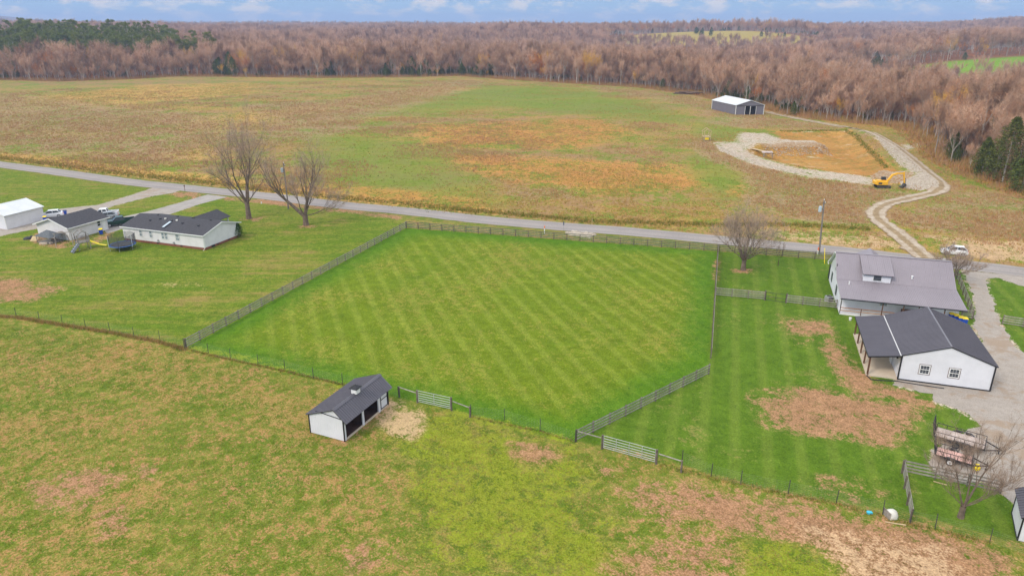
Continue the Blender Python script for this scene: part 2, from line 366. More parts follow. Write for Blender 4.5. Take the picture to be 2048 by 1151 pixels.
ii = np.arange(len(ys)-1)[:, None]*ns+np.arange(ns-1)[None, :]
F = np.stack([ii, ii+1, ii+ns+1, ii+ns], -1).reshape(-1, 4)
GK = .60                                 # sunlit display colour -> base colour
def K(r, g, b): c = S(r, g, b, GK); return (c[0]*1.05, c[1]*1.0, c[2]*.92)
gm, t, b = newmat('ground_cover')
p = t.pos()
pn = t.map(p, (1, 1, 1), rot=(.42, .31, .77), loc=(11, 5, 3))
n60 = t.noise(pn, .02, 4, .6); n12 = t.noise(pn, .09, 5, .6, .4); n3 = t.noise(pn, .42, 5, .62, .3); n1 = t.noise(pn, 1.5, 4, .65); nf = t.noise(pn, 5.5, 3, .7)
nfv = t.noise(t.map(pn, (1, 1, 1), loc=(31, 7, 0)), 8, 2, .6)
nx = t.noise(t.map(pn, (1, 1, 1), loc=(131, 77, 0)), .65, 6, .72, .5)
def comb(*a):
    r = None
    for k, v in a:
        q = t.m('MULTIPLY', t.m('SUBTRACT', v, .5), k); r = q if r is None else t.m('ADD', r, q)
    return r
rag = comb((1.1, n3), (.8, n1), (.7, nf))
ragw = comb((1.1, n12), (1.3, n3), (1.2, n1), (1.2, nf), (.9, nx))
def mask(att, k=1.0, w=.17):
    at_ = t.attr(att); v = t.m('ADD', at_, t.m('MULTIPLY', t.m('MULTIPLY', ragw, k*1.35), t.smooth(at_, 0, .45)))
    return t.smooth(v, .5-w, .5+w)
def zone(att, k=.6):
    return t.smooth(t.m('ADD', t.attr(att), t.m('MULTIPLY', rag, k)), -.35, .35)
# pasture (default)
past = t.mix(K(120, 146, 44), K(154, 156, 72), t.smooth(nx, .38, .6))
past = t.mix(past, K(186, 158, 96), t.smooth(t.m('ADD', n12, comb((1.1, n1), (1.3, nf), (1.0, nx))), .48, .74))
past = t.mix(past, K(104, 138, 42), t.smooth(t.m('ADD', n3, comb((1.4, nx), (.7, nfv))), .58, .80))
past = t.mix(past, K(188, 150, 100), t.smooth(t.m('ADD', t.noise(t.map(p, loc=(50, 9, 0)), .16, 5, .65), comb((1.4, n1), (1.4, nf), (.8, nx))), .58, .80))
# paddock with mowing stripes
def stripes(n, period, warp=.12, ph=0):
    sx = t.n.new('ShaderNodeSeparateXYZ'); t.put(p, sx.inputs[0])
    q = t.m('ADD', t.m('MULTIPLY', sx.outputs[0], n[0]/period), t.m('MULTIPLY', sx.outputs[1], n[1]/period))
    q = t.m('ADD', q, t.m('MULTIPLY', t.m('SUBTRACT', n60, .5), warp*2))
    q = t.m('ADD', q, ph)
    q = t.m('ADD', q, t.m('MULTIPLY', t.m('SUBTRACT', n1, .5), .16))
    return t.smooth(t.m('SINE', t.m('MULTIPLY', q, 2*PI)), .0, .95)
st = stripes((.945, .326), 2.8, .25)
pad = t.mix(K(118, 144, 20), K(142, 162, 54), t.m('ADD', t.m('MULTIPLY', st, .66), t.m('MULTIPLY', t.m('SUBTRACT', t.m('ADD', nx, nf), .80), .9), clamp=True))
pad = t.mix(pad, K(100, 138, 16), t.m('MULTIPLY', t.smooth(t.m('ADD', n12, comb((1.2, n3), (.8, n1), (.7, nf))), .54, .86), .7))
pad = t.mix(pad, K(176, 158, 84), t.m('MULTIPLY', t.smooth(t.m('ADD', t.noise(t.map(p, loc=(9, 80, 3)), .07, 4, .6), comb((.9, n1), (.8, nf))), .52, .78), .6))
pad = t.mix(pad, K(84, 138, 22), t.m('MULTIPLY', t.smooth(t.m('ADD', t.attr('d_pad'), t.m('MULTIPLY', rag, 4)), 6.5, 1.), .75))
# neighbour lawn: streaks
pr = t.map(p, (.055, .75, 1), rot=(0, 0, math.radians(19)))
nl = t.noise(pr, 1.0, 5, .65)
lawn = t.mix(K(108, 140, 30), K(142, 152, 58), t.smooth(t.m('ADD', nl, comb((.8, n1), (.9, nf), (.8, n12))), .32, .68))
lawn = t.mix(lawn, K(172, 150, 92), t.m('MULTIPLY', t.smooth(t.m('ADD', nl, comb((1.2, n12), (.6, nf), (.5, n3))), .60, .80), .7))
# house yard
sy = stripes((.958, -.286), 2.9, .1)
yard = t.mix(K(92, 131, 24), K(122, 149, 52), t.m('MULTIPLY', t.m('ADD', t.m('MULTIPLY', sy, .62), t.m('MULTIPLY', nx, .6)), .9, clamp=True))
yard = t.mix(yard, K(162, 152, 92), t.m('MULTIPLY', t.smooth(t.m('ADD', n12, comb((.9, n3), (.9, n1), (.7, nf))), .62, .86), .7))
# big field
fld = t.mix(K(134, 154, 54), K(166, 162, 82), t.smooth(t.m('ADD', n12, comb((.8, n3), (.7, n1), (.5, nf))), .38, .62))
fld = t.mix(fld, K(206, 164, 96), t.m('MULTIPLY', t.smooth(t.m('ADD', t.noise(t.map(p, (.45, 1.2, 1), rot=(0, 0, .35)), .035, 7, .7, .5), comb((1.1, n12), (.9, n3), (1.1, n1), (1.0, nf))), .36, .62), .85))
fld = t.mix(fld, K(172, 142, 110), t.m('MULTIPLY', t.smooth(t.m('ADD', t.noise(t.map(p, (.4, 1.3, 1), rot=(0, 0, .3), loc=(40, 12, 0)), .022, 7, .7, .5), comb((1.0, n12), (.9, n3), (1.0, n1), (.8, nf))), .46, .66), .78))
brc = t.mix(K(164, 140, 108), K(194, 166, 130), t.smooth(t.m('ADD', n1, comb((1., nf))), .35, .65))
fld = t.mix(fld, K(124, 158, 50), t.m('MULTIPLY', mask('f_green', 1.3, .36), .66))
fld = t.mix(fld, K(222, 180, 104), t.m('MULTIPLY', mask('f_tan', 1.3, .28), .92))
fld = t.mix(fld, K(220, 160, 88), t.m('MULTIPLY', mask('f_orange', 1.5, .36), .8))
fld = t.mix(fld, brc, t.m('MULTIPLY', mask('f_brush', 1.1, .32), .85))
flo = t.mix(K(128, 96, 74), K(168, 120, 82), t.smooth(t.m('ADD', n3, comb((.9, nf))), .35, .65))
flo = t.mix(flo, K(178, 112, 64), t.m('MULTIPLY', t.smooth(n12, .5, .62), .6))
sep = t.n.new('ShaderNodeSeparateXYZ'); t.put(p, sep.inputs[0])
canopy = t.mix(K(112, 92, 84), K(150, 120, 106), t.smooth(t.noise(p, .018, 7, .75), .35, .65))
flo = t.mix(flo, canopy, t.smooth(sep.outputs[1], 1500., 3300.))
col = t.mix(past, lawn, zone('d_lawn')); col = t.mix(col, yard, zone('d_yard')); col = t.mix(col, pad, zone('d_pad'))
col = t.mix(col, t.mix(K(122, 142, 52), K(160, 150, 84), t.smooth(n3, .35, .65)), t.smooth(t.m('ADD', t.attr('d_field'), 9.), 0., 1.2))  # road verge
col = t.mix(col, lawn, zone('d_lawn')); col = t.mix(col, pad, zone('d_pad')); col = t.mix(col, yard, zone('d_yard'))
col = t.mix(col, fld, zone('d_field', 1.4)); col = t.mix(col, flo, zone('d_forest', 5.))
soil = t.mix(K(174, 128, 99), K(204, 158, 126), t.smooth(t.m('ADD', n1, comb((1.0, nf), (.8, nfv))), .15, .85))
col = t.mix(col, K(150, 168, 44), t.m('MULTIPLY', mask('f_lime', 1.3), .85))
col = t.mix(col, soil, t.m('MULTIPLY', mask('f_bare', 1.3, .36), .90))
col = t.mix(col, K(226, 194, 156), t.m('MULTIPLY', mask('f_straw', 1.3, .28), .85))
clay = t.mix(K(180, 146, 76), K(212, 166, 94), t.smooth(t.m('ADD', n12, comb((.9, n3), (.5, n1))), .36, .62))
clay = t.mix(clay, K(206, 142, 76), t.m('MULTIPLY', t.smooth(t.m('ADD', n60, comb((1.6, n3), (.9, n1))), .50, .74), .7))
clay = t.mix(clay, K(226, 206, 176), t.smooth(t.noise(t.map(p, (.5, 1.6, 1), rot=(0, 0, -.5)), .25, 6, .6, .8), .60, .68))
col = t.mix(col, clay, mask('f_clay', .7))
grc = t.mix(K(196, 182, 166), K(232, 220, 206), t.smooth(t.m('ADD', n1, comb((.8, nf), (.8, nfv))), .2, .8))
grc = t.mix(grc, K(188, 150, 112), t.m('MULTIPLY', t.smooth(t.m('ADD', n3, comb((.6, n1))), .56, .72), .8))
col = t.mix(col, grc, mask('f_gravel', 1.0))
col = t.mix(col, t.mix(K(122, 172, 30), K(150, 184, 44), n60), t.attr('f_far'))
col = t.mix(col, K(192, 172, 88), t.attr('f_hay'))
# grain of blades
gr = t.m('ADD', 1.0, comb((1.1, nf), (1.1, nfv), (.9, nx), (.5, n1)))
vm = t.n.new('ShaderNodeVectorMath'); vm.operation = 'SCALE'; t.put(col, vm.inputs[0]); t.put(gr, vm.inputs['Scale'])
t.put(vm.outputs[0], b.inputs['Base Color']); b.inputs['Roughness'].default_value = .95; b.inputs['Specular IOR Level'].default_value = .1
t.put(t.bump(t.m('ADD', nf, t.m('MULTIPLY', nx, 2.)), .55, .12), b.inputs['Normal'])
ground = link('ground', npmesh('ground', V, F, A), gm, None, True); tag(ground, kind='structure')

# ------------------------------------------------------------------ roads
def spline(pts, step):
    pts = [Vector((q[0], q[1], 0)) for q in pts]; out = []
    for i in range(len(pts)-1):
        p0, p1, p2, p3 = pts[max(i-1, 0)], pts[i], pts[i+1], pts[min(i+2, len(pts)-1)]
        n = max(2, int((p2-p1).length/step))
        for k in range(n):
            u = k/n
            out.append(.5*((2*p1)+(p2-p0)*u+(2*p0-5*p1+4*p2-p3)*u*u+(3*p1-p0-3*p2+p3)*u**3))
    out.append(pts[-1]); return out
def ribbon(name, pts, width, m, dz, lat=6, step=2., ragged=0., seed=1):
    rng = np.random.default_rng(seed)
    c = spline(pts, step); Vv = []; uu = []
    for i, q in enumerate(c):
        d = (c[min(i+1, len(c)-1)]-c[max(i-1, 0)]).normalized(); nn = Vector((-d.y, d.x, 0))
        for k in range(lat+1):
            s = k/lat*2-1; w = width/2*s
            if k in (0, lat): w += ragged*rng.normal()*(1 if s > 0 else -1)
            Vv.append((q.x+nn.x*w, q.y+nn.y*w)); uu.append(s)
    Vv = np.array(Vv); z = terr(Vv[:, 0], Vv[:, 1])+dz
    I = np.arange(len(c)-1)[:, None]*(lat+1)+np.arange(lat)[None, :]
    Fq = np.stack([I, I+lat+1, I+lat+2, I+1], -1).reshape(-1, 4)[:, ::-1]
    o = link(name, npmesh(name, np.column_stack([Vv, z]), Fq, {'across': uu}), m, None, True)
    return tag(o, kind='structure')
am, t, b = newmat('worn_asphalt'); p = t.pos()
ac = t.m('ABSOLUTE', t.attr('across'))
f1 = t.noise(p, 3, 5, .7); f2 = t.noise(p, .15, 4, .6)
ca = t.mix(K(164, 158, 158), K(184, 178, 178), t.smooth(t.m('ADD', f1, t.m('MULTIPLY', f2, .6)), .55, .95))
ca = t.mix(ca, K(146, 144, 148), t.m('MULTIPLY', t.smooth(t.m('ABSOLUTE', t.m('SUBTRACT', ac, .52)), .22, .05), .45))
ca = t.mix(ca, K(150, 142, 120), t.smooth(t.m('ADD', ac, t.m('MULTIPLY', t.m('SUBTRACT', f1, .5), .3)), .93, 1.02))
t.put(ca, b.inputs['Base Color']); b.inputs['Roughness'].default_value = .9
ribbon('road', W(ROAD_PX), 5.7, am, .035, 8, 2, .07)
tm, t, b = newmat('wheel_track'); p = t.pos()
ac = t.m('ABSOLUTE', t.attr('across')); n3 = t.noise(p, .6, 5, .65); nf = t.noise(p, 6, 3, .7)
q = t.m('ADD', n3, t.m('MULTIPLY', t.m('SUBTRACT', nf, .5), .9))
cg = t.mix(K(186, 166, 142), K(226, 214, 198), t.smooth(q, .3, .7))
mid = t.mix(K(150, 128, 90), K(190, 166, 130), t.smooth(q, .3, .7))
cg = t.mix(mid, cg, t.smooth(t.m('ADD', ac, t.m('MULTIPLY', t.m('SUBTRACT', n3, .5), .35)), .2, .42))
cg = t.mix(cg, K(170, 142, 108), t.smooth(t.m('ADD', ac, t.m('MULTIPLY', t.m('SUBTRACT', q, .5), .5)), .8, .98))
t.put(cg, b.inputs['Base Color']); b.inputs['Roughness'].default_value = .95
TRK = [(1850, 517), (1838, 505), (1795, 468), (1759, 440), (1752, 424), (1773, 408), (1827, 394.5), (1872, 384), (1882, 373), (1856, 350), (1827, 324.5), (1789, 296), (1748, 273), (1704, 257.5), (1653, 248), (1590, 236), (1536, 224)]
ribbon('dirt_track', W(TRK), 3.9, tm, .09, 6, 1.2, .22, 3)
dm, t, b = newmat('driveway_gravel'); p = t.pos()
n3 = t.noise(p, .5, 5, .65, .5); n1 = t.noise(t.map(p, rot=(.4, .3, .7)), 1.1, 6, .72); nf = t.noise(t.map(p, rot=(.4, .3, .7)), 9, 2, .6); n12 = t.noise(p, .12, 4, .6)
q = t.m('ADD', n1, t.m('MULTIPLY', t.m('SUBTRACT', nf, .5), 1.4))
cd = t.mix(K(172, 164, 157), K(204, 196, 190), t.smooth(q, .1, .9))
cd = t.mix(cd, K(176, 150, 122), t.m('MULTIPLY', t.smooth(t.m('ADD', n12, t.m('MULTIPLY', t.m('SUBTRACT', n3, .5), 1.2)), .52, .7), .6))
cd = t.mix(cd, K(158, 116, 84), t.smooth(t.m('ADD', t.noise(t.map(p, (.6, 2.2, 1), rot=(0, 0, .4)), .55, 5, .6, .5), t.m('MULTIPLY', t.m('SUBTRACT', nf, .5), .3)), .66, .72))
t.put(cd, b.inputs['Base Color']); b.inputs['Roughness'].default_value = .95
cm, t, b = newmat('driveway_concrete'); p = t.pos()
cc = t.mix(K(176, 172, 170), K(194, 190, 188), t.smooth(t.m('ADD', t.noise(p, .5, 4), t.m('MULTIPLY', t.m('SUBTRACT', t.noise(p, 5, 3), .5), .8)), .35, .65))
t.put(cc, b.inputs['Base Color']); b.inputs['Roughness'].default_value = .9
def sheet(name, px, m, z, jit=.25, seed=2):
    rng = random.Random(seed); pl = W(px); out = []
    for i in range(len(pl)):
        a, c = pl[i], pl[(i+1) % len(pl)]; n = max(1, int((c-a).length/.8))
        for k in range(n):
            q = a.lerp(c, k/n); out.append((q.x+rng.uniform(-jit, jit), q.y+rng.uniform(-jit, jit), z))
    ar = sum(out[i][0]*out[(i+1) % len(out)][1]-out[(i+1) % len(out)][0]*out[i][1] for i in range(len(out)))
    if ar < 0: out.reverse()
    mb = MB(); mb.add(out, [tuple(range(len(out)))])
    return tag(link(name, mb.mesh(name), m), kind='structure')
sheet('driveway', DRIVES['gravel_driveway'], dm, .024, .3, 2)
sheet('driveway', DRIVES['neighbour_driveway'], dm, .020, .15, 4)
sheet('driveway', DRIVES['concrete_driveway'], cm, .016, .08, 5)

# ------------------------------------------------------------------ materials
M = dict(
 white=mat('white_steel', (.69, .695, .74), .45, var=.05, scale=.6),
 vinyl=mat('white_vinyl', (.70, .68, .69), .6, var=.05, scale=.8),
 trimw=mat('white_trim', (.74, .74, .73), .5, var=.04),
 blk=mat('black_trim', (.018, .018, .022), .4, var=.2),
 charc=mat('charcoal_metal_roof', S(110, 107, 116, .66), .45, var=.07, scale=.5),
 lilac=mat('grey_metal_roof', S(158, 149, 156, .74), .4, var=.05, scale=.35),
 pale=mat('pale_metal_roof', (.62, .64, .66), .35, var=.06, scale=.4),
 bgrey=mat('grey_barn_steel', S(132, 128, 138, .75), .5, var=.05, scale=.4),
 shing=mat('dark_shingle', S(76, 75, 80, .75), .9, var=.22, scale=5, bump=.4),
 galv=mat('galvanised_steel', (.40, .40, .41), .45, .3, var=.1),
 wire=mat('dull_wire', (.26, .27, .22), .8, var=.1),
 wood=mat('weathered_board', S(158, 148, 140, .75), .85, var=.25, scale=2.5, two=S(176, 168, 158, .8), objvar=.16),
 woodg=mat('weathered_grey_green_board', S(126, 128, 112, .75), .85, var=.25, scale=2.5, objvar=.16),
 post=mat('fence_post_wood', S(124, 112, 102, .7), .9, var=.25, scale=3, objvar=.15),
 brown=mat('brown_stained_wood', S(120, 84, 62, .7), .7, var=.2),
 cedar=mat('cedar_rail', S(186, 132, 92, .75), .7, var=.15),
 inner=mat('shed_inner_board', S(84, 58, 48, .55), .9, var=.3, scale=2, objvar=.25),
 conc=mat('porch_concrete', S(226, 208, 186, .72), .8, var=.05, scale=1),
 brick=mat('red_brick_base', S(150, 92, 76, .75), .9, var=.2, scale=8),
 glass=mat('dark_window_glass', (.035, .042, .05), .12, var=.1),
 glassb=mat('pale_window_glass', (.25, .29, .32), .15, var=.2),
 rub=mat('tyre_rubber', (.02, .02, .021), .85, var=.1),
 rim=mat('wheel_rim', (.45, .46, .48), .3, .5, var=.05),
 cwhite=mat('white_car_paint', (.78, .78, .80), .22, var=.02),
 cgreen=mat('dark_green_car_paint', (.018, .05, .04), .2, var=.05),
 cgrey=mat('silver_car_paint', (.36, .38, .40), .25, .3, var=.03),
 red=mat('red_lens', (.55, .03, .02), .3, var=.05),
 lamp=mat('clear_lens', (.7, .7, .68), .2, var=.05),
 yel=mat('machine_yellow', (.80, .42, .02), .45, var=.08),
 dsteel=mat('dark_steel', (.06, .055, .05), .6, var=.2),
 binb=mat('blue_bin_plastic', (.015, .07, .42), .5, var=.08),
 biny=mat('yellow_lid_plastic', (.85, .62, .01), .5, var=.05),
 navy=mat('navy_plastic', (.02, .04, .12), .5, var=.1),
 slide=mat('yellow_slide_plastic', (.85, .68, .02), .4, var=.04),
 tarp=mat('grey_tarp', (.10, .11, .12), .7, var=.25, scale=4),
 netting=mat('dark_netting', (.07, .07, .075), .9, var=.2, scale=6),
 tblue=mat('blue_pad', (.04, .13, .42), .6, var=.1),
 plyw=mat('trailer_deck_boards', S(206, 188, 178, .75), .8, var=.15, scale=1.2, objvar=.1),
 plyp=mat('pinkish_trailer_deck_boards', S(222, 176, 164, .78), .8, var=.12, scale=1.2, objvar=.1),
 cream=mat('cream_plastic', (.62, .60, .54), .5, var=.06),
 turq=mat('turquoise_plastic', (.05, .45, .62), .4, var=.05),
 orange=mat('orange_plastic', (.8, .18, .05), .5, var=.05),
 lgt=mat('light_timber', S(206, 180, 140, .8), .8, var=.12),
 polew=mat('utility_pole_wood', S(150, 140, 134, .7), .9, var=.2),
 trans=mat('transformer_grey', (.46, .54, .60), .4, var=.05),
 rock=mat('limestone_rock', (.42, .40, .39), .9, var=.3, scale=1.2, bump=.5),
 clayr=mat('orange_stained_rock', S(200, 156, 110, .75), .95, var=.25, scale=1.2),
 bark=mat('grey_brown_bark', S(132, 114, 100, .72), .95, var=.3, scale=2),
 twig=mat('bare_twigs', S(156, 134, 116, .85), .95, var=.2, scale=1),
 cedarf=mat('cedar_foliage', (.028, .05, .014), .9, var=.45, scale=.8),
)

# ------------------------------------------------------------------ building pieces
def roof_slope(parent_roof, e0, e1, r0, r1, m, pw=.915, ribs=3, th=.03, rib=.045):
    """eave e0->e1, ridge r0->r1 (counter-clockwise seen from above): one roof_panel per sheet of metal"""
    e0, e1, r0, r1 = map(Vector, (e0, e1, r0, r1))
    n = max(1, round((e1-e0).length/pw)); nr = (e1-e0).cross(r0-e0).normalized()
    for i in range(n):
        a, c = i/n, (i+1)/n
        g = .006/max((e1-e0).length, .1)
        A0, A1 = e0.lerp(e1, a+g), e0.lerp(e1, c-g); B0, B1 = r0.lerp(r1, a+g), r0.lerp(r1, c-g)
        mb = MB(); mb.slab([A0+nr*th, A1+nr*th, B1+nr*th, B0+nr*th], th)
        for k in range(ribs):
            s = (k+.12)/ribs
            mb.beam(A0.lerp(A1, s)+nr*(th+rib/2), B0.lerp(B1, s)+nr*(th+rib/2), .06, rib, nr)
        part('roof_panel', mb, m, parent_roof)
def plain_slope(mb, e0, e1, r1, r0, th=.08): mb.slab([e0, e1, r1, r0], th)
def window(parent, o, u, n, w, h, cols=2, rows=2, glass=None, frame=None, fw=.07, mid=True):
    o, u, n = Vector(o), Vector(u).normalized(), Vector(n).normalized(); z = Vector((0, 0, 1))
    f = MB()
    for a, c in (((-w/2, -h/2), (w/2, -h/2)), ((-w/2, h/2), (w/2, h/2)), ((-w/2, -h/2), (-w/2, h/2)), ((w/2, -h/2), (w/2, h/2))):
        q0, q1 = o+u*a[0]+z*a[1]+n*.02, o+u*c[0]+z*c[1]+n*.02
        ex = (q1-q0).normalized()*fw/2
        f.beam(q0-ex if a[1] == c[1] else q0+ex*1.01, q1+ex if a[1] == c[1] else q1-ex*1.01, .06 if a[1] == c[1] else fw, fw if a[1] == c[1] else .06, z if a[1] == c[1] else n)
    if mid: f.beam(o-u*(w/2-fw/2)+n*.03, o+u*(w/2-fw/2)+n*.03, .04, .07, z)
    wi = part('window', f, frame or M['trimw'], parent)
    for i in range(cols):
        for j in range(rows):
            cw, chh = (w-fw)/cols, (h-fw)/rows
            c = o+u*(-(w-fw)/2+cw*(i+.5))+z*(-(h-fw)/2+chh*(j+.5))+n*.008
            g = MB(); g.beam(c-u*(cw/2-.02), c+u*(cw/2-.02), .016, chh-.04, z)
            part('pane', g, glass or M['glass'], wi)
    return wi
def wallpoly(mb, pts, th, ribs=None, ribn=None):
    mb.slab(pts, th)
def ribs_on(mb, a, b_, zlo, zhi, n, sp=.3, w=.03, d=.014):
    """vertical ribs from a to b_ (ground points); zhi may be a function of the 0..1 position"""
    a, b_, n = Vector(a), Vector(b_), Vector(n)
    k = int((b_-a).length/sp)
    for i in range(1, k):
        s = i/k; q = a.lerp(b_, s)+n*d/2; zt = zhi(s) if callable(zhi) else zhi
        u = (b_-a).normalized()
        mb.beam(q+Vector((0, 0, zlo)), q+Vector((0, 0, zt)), w, d, n) if False else mb.add(
            [q-u*w/2-n*d/2+Vector((0, 0, zlo)), q+u*w/2-n*d/2+Vector((0, 0, zlo)), q+u*w/2+n*d/2+Vector((0, 0, zlo)), q-u*w/2+n*d/2+Vector((0, 0, zlo)),
             q-u*w/2-n*d/2+Vector((0, 0, zt)), q+u*w/2-n*d/2+Vector((0, 0, zt)), q+u*w/2+n*d/2+Vector((0, 0, zt)), q-u*w/2+n*d/2+Vector((0, 0, zt))],
            [(0, 1, 5, 4), (1, 2, 6, 5), (2, 3, 7, 6), (3, 0, 4, 7), (4, 5, 6, 7)])

# ---- run-in shed
t_ = thing('horse_shed', 'white run-in horse shed with dark metal roof, two open bays and a white cupola', 'shed', (-19.44, 59.51, 0), math.radians(-23.69))
Wd, Dp, hb, hf, rx, rz_ = 3.95, 7.5, 2.1, 2.4, 3.05, 3.22
def roofz(x): return hb+(rz_-hb)*x/rx if x < rx else rz_+(hf-rz_)*(x-rx)/(Wd-rx)
w = MB(); w.slab([(0, 0, .05), (Wd, 0, .05), (Wd, 0, hf), (rx, 0, rz_), (0, 0, hb)], .06)
ribs_on(w, (0, 0, 0), (Wd, 0, 0), .06, lambda s: roofz(s*Wd)-.02, (0, -1, 0), .25)
part('wall', w, M['white'], t_)
w = MB(); w.slab([(0, Dp, hb), (rx, Dp, rz_), (Wd, Dp, hf), (Wd, Dp, .05), (0, Dp, .05)], .06); part('wall', w, M['white'], t_)
w = MB(); w.slab([(0, Dp-.06, .05), (0, .06, .05), (0, .06, hb), (0, Dp-.06, hb)], .06); part('wall', w, M['white'], t_)
# front: openings 0.35..3.35 , 3.75..6.0, tack room 6.3..7.5
fy = [(0.06, .33), (3.0, 3.28), (5.75, 6.05)]
w = MB()
w.box((Wd-.05, 6.78, 1.15), (.06, 1.30, 2.2)); part('wall', w, M['white'], t_)
for a, c in fy: part('door_post', MB().box((Wd-.04, (a+c)/2, 1.15), (.14, c-a, 2.3)), M['white'], t_)
hd = MB(); hd.box((Wd-.04, Dp/2, 2.25), (.1, Dp-.14, .22)); part('header', hd, M['white'], t_)
for y0, sg in ((.33, 1), (3.0, -1), (3.28, 1), (5.75, -1)):
    part('corner_brace', MB().slab([(Wd+.01, y0, 1.85), (Wd+.01, y0, 2.14), (Wd+.01, y0+sg*.3, 2.14)][::sg], .05), M['white'], t_)
dr = MB()
for z in (.2, 1.2, 2.1): dr.box((Wd, 6.8, z), (.05, 1.12, .07))
for y in (6.22, 7.38): dr.box((Wd+.003, y, 1.15), (.05, .08, 2.0))
part('door', dr, M['blk'], t_, label='black-framed stable door')
for y in (.15,): pass
for q in (((Wd+.03, .0, 1.2), (.1, .1, 2.34)), ((0, .0, 1.05), (.1, .1, 2.05)), ((Wd+.02, Dp, 1.2), (.1, .1, 2.34)), ((0, Dp, 1.05), (.1, .1, 2.05)), ((Wd-.09, 3.02, 1.12), (.05, .08, 2.1))): part('corner_trim', MB().box(*q), M['blk'], t_)
part('gable_trim', MB().beam((.9, -.03, 2.62), (Wd-.02, -.03, 2.36), .05, .06), M['blk'], t_)
sk = MB(); sk.box((Wd, 1.68, .1), (.12, 2.7, .16)); sk.box((Wd, 4.5, .1), (.12, 2.46, .16)); sk.box((Wd-.02, 6.8, .08), (.12, 1.5, .14)); part('sill', sk, M['conc'], t_)
fl = MB(); fl.box((2, 3.75, .03), (3.8, 7.3, .05)); part('floor', fl, M['inner'], t_)
for k in range(24):
    y = .12+.3*k
    part('inner_board', MB().box((.045, y, 1.05), (.03, .28, 2.0)), M['inner'], t_)
for yy in (3.12, 6.1): part('partition', MB().slab([(.08, yy, .05), (Wd-.15, yy, .05), (Wd-.15, yy, hf-.1), (rx, yy, rz_-.12), (.08, yy, hb-.06)], .05), M['inner'], t_)
for yy in (.35, 3.4):
    for z in (.35, .7, 1.05): part('kick_board', MB().box((.1, yy+1.3, z), (.04, 2.5, .2)), M['dsteel'], t_)
rf = MB(); ov = .18
def sl(x, z, y): return Vector((x, y, z))
bx_, bz = -.22, hb+(rz_-hb)*(-.22)/rx+.02; fx, fz = Wd+.5, rz_+(hf-rz_)*(Wd+.5-rx)/(Wd-rx)+.12
rf.slab([(bx_, -ov, bz), (rx, -ov, rz_+.04), (rx, Dp+ov, rz_+.04), (bx_, Dp+ov, bz)], .06)
rf.slab([(rx, -ov, rz_+.04), (fx, -ov, fz), (fx, Dp+ov, fz), (rx, Dp+ov, rz_+.04)], .06)
roof = part('roof', rf, M['blk'], t_)
roof_slope(roof, (bx_-.02, Dp+ov+.02, bz), (bx_-.02, -ov-.02, bz), (rx, Dp+ov+.02, rz_+.045), (rx, -ov-.02, rz_+.045), M['charc'])
roof_slope(roof, (fx+.02, -ov-.02, fz), (fx+.02, Dp+ov+.02, fz), (rx, -ov-.02, rz_+.045), (rx, Dp+ov+.02, rz_+.045), M['charc'])
rc = MB(); rc.slab([(rx-.22, -ov-.03, rz_+.03), (rx, -ov-.03, rz_+.13), (rx, Dp+ov+.03, rz_+.13), (rx-.22, Dp+ov+.03, rz_+.03)], .02)
rc.slab([(rx, -ov-.03, rz_+.13), (rx+.2, -ov-.03, rz_), (rx+.2, Dp+ov+.03, rz_), (rx, Dp+ov+.03, rz_+.13)], .02)
part('ridge_cap', rc, M['charc'], roof)
cy = 3.5
cu = MB(); cu.box((rx, cy, rz_+.33), (.62, .62, .55)); cup = part('cupola', cu, M['trimw'], t_)
lv = MB()
for z in (.2, .32, .44):
    for dx, dy in ((.32, 0), (-.32, 0), (0, .32), (0, -.32)): lv.box((rx+dx, cy+dy, rz_+z), (.03 if dx else .46, .03 if dy else .46, .05))
part('louvre', lv, M['trimw'], cup)
cp = MB(); z0 = rz_+.60; hx = .46
cp.add([(rx-hx, cy-hx, z0), (rx+hx, cy-hx, z0), (rx+hx, cy+hx, z0), (rx-hx, cy+hx, z0), (rx-hx, cy-hx, z0+.05), (rx+hx, cy-hx, z0+.05), (rx+hx, cy+hx, z0+.05), (rx-hx, cy+hx, z0+.05), (rx, cy, z0+.36)],
       [(3, 2, 1, 0), (0, 1, 5, 4), (1, 2, 6, 5), (2, 3, 7, 6), (3, 0, 4, 7), (4, 5, 8), (5, 6, 8), (6, 7, 8), (7, 4, 8)])
part('cupola_roof', cp, M['blk'], cup)

# ---- garage with lean-to porch
g = thing('garage', 'white steel garage with charcoal metal roof and an open lean-to porch', 'garage', (42.75, 70.42, 0), math.radians(-17.89))
Wd, Dp, eh, rh = 8.94, 11.7, 3.0, 4.6
w = MB(); w.slab([(0, 0, .04), (Wd, 0, .04), (Wd, 0, eh), (Wd/2, 0, rh), (0, 0, eh)], .12)
ribs_on(w, (0, 0, 0), (Wd, 0, 0), .05, lambda s: eh+(rh-eh)*(1-abs(2*s-1))-.03, (0, -1, 0), .229, .025, .012); part('wall', w, M['white'], g)
w = MB(); w.slab([(0, Dp, eh), (Wd/2, Dp, rh), (Wd, Dp, eh), (Wd, Dp, .04), (0, Dp, .04)], .12); part('wall', w, M['white'], g)
w = MB(); w.slab([(0, Dp-.12, .04), (0, .12, .04), (0, .12, eh), (0, Dp-.12, eh)], .12)
ribs_on(w, (0, .1, 0), (0, Dp-.1, 0), .05, eh-.3, (-1, 0, 0), .229, .025, .012); part('wall', w, M['white'], g)
w = MB(); w.slab([(Wd, .12, .04), (Wd, Dp-.12, .04), (Wd, Dp-.12, eh), (Wd, .12, eh)], .12); part('wall', w, M['white'], g)
bt = MB(); bt.box((Wd/2, -.03, .1), (Wd+.1, .05, .12)); part('base_trim', bt, M['blk'], g)
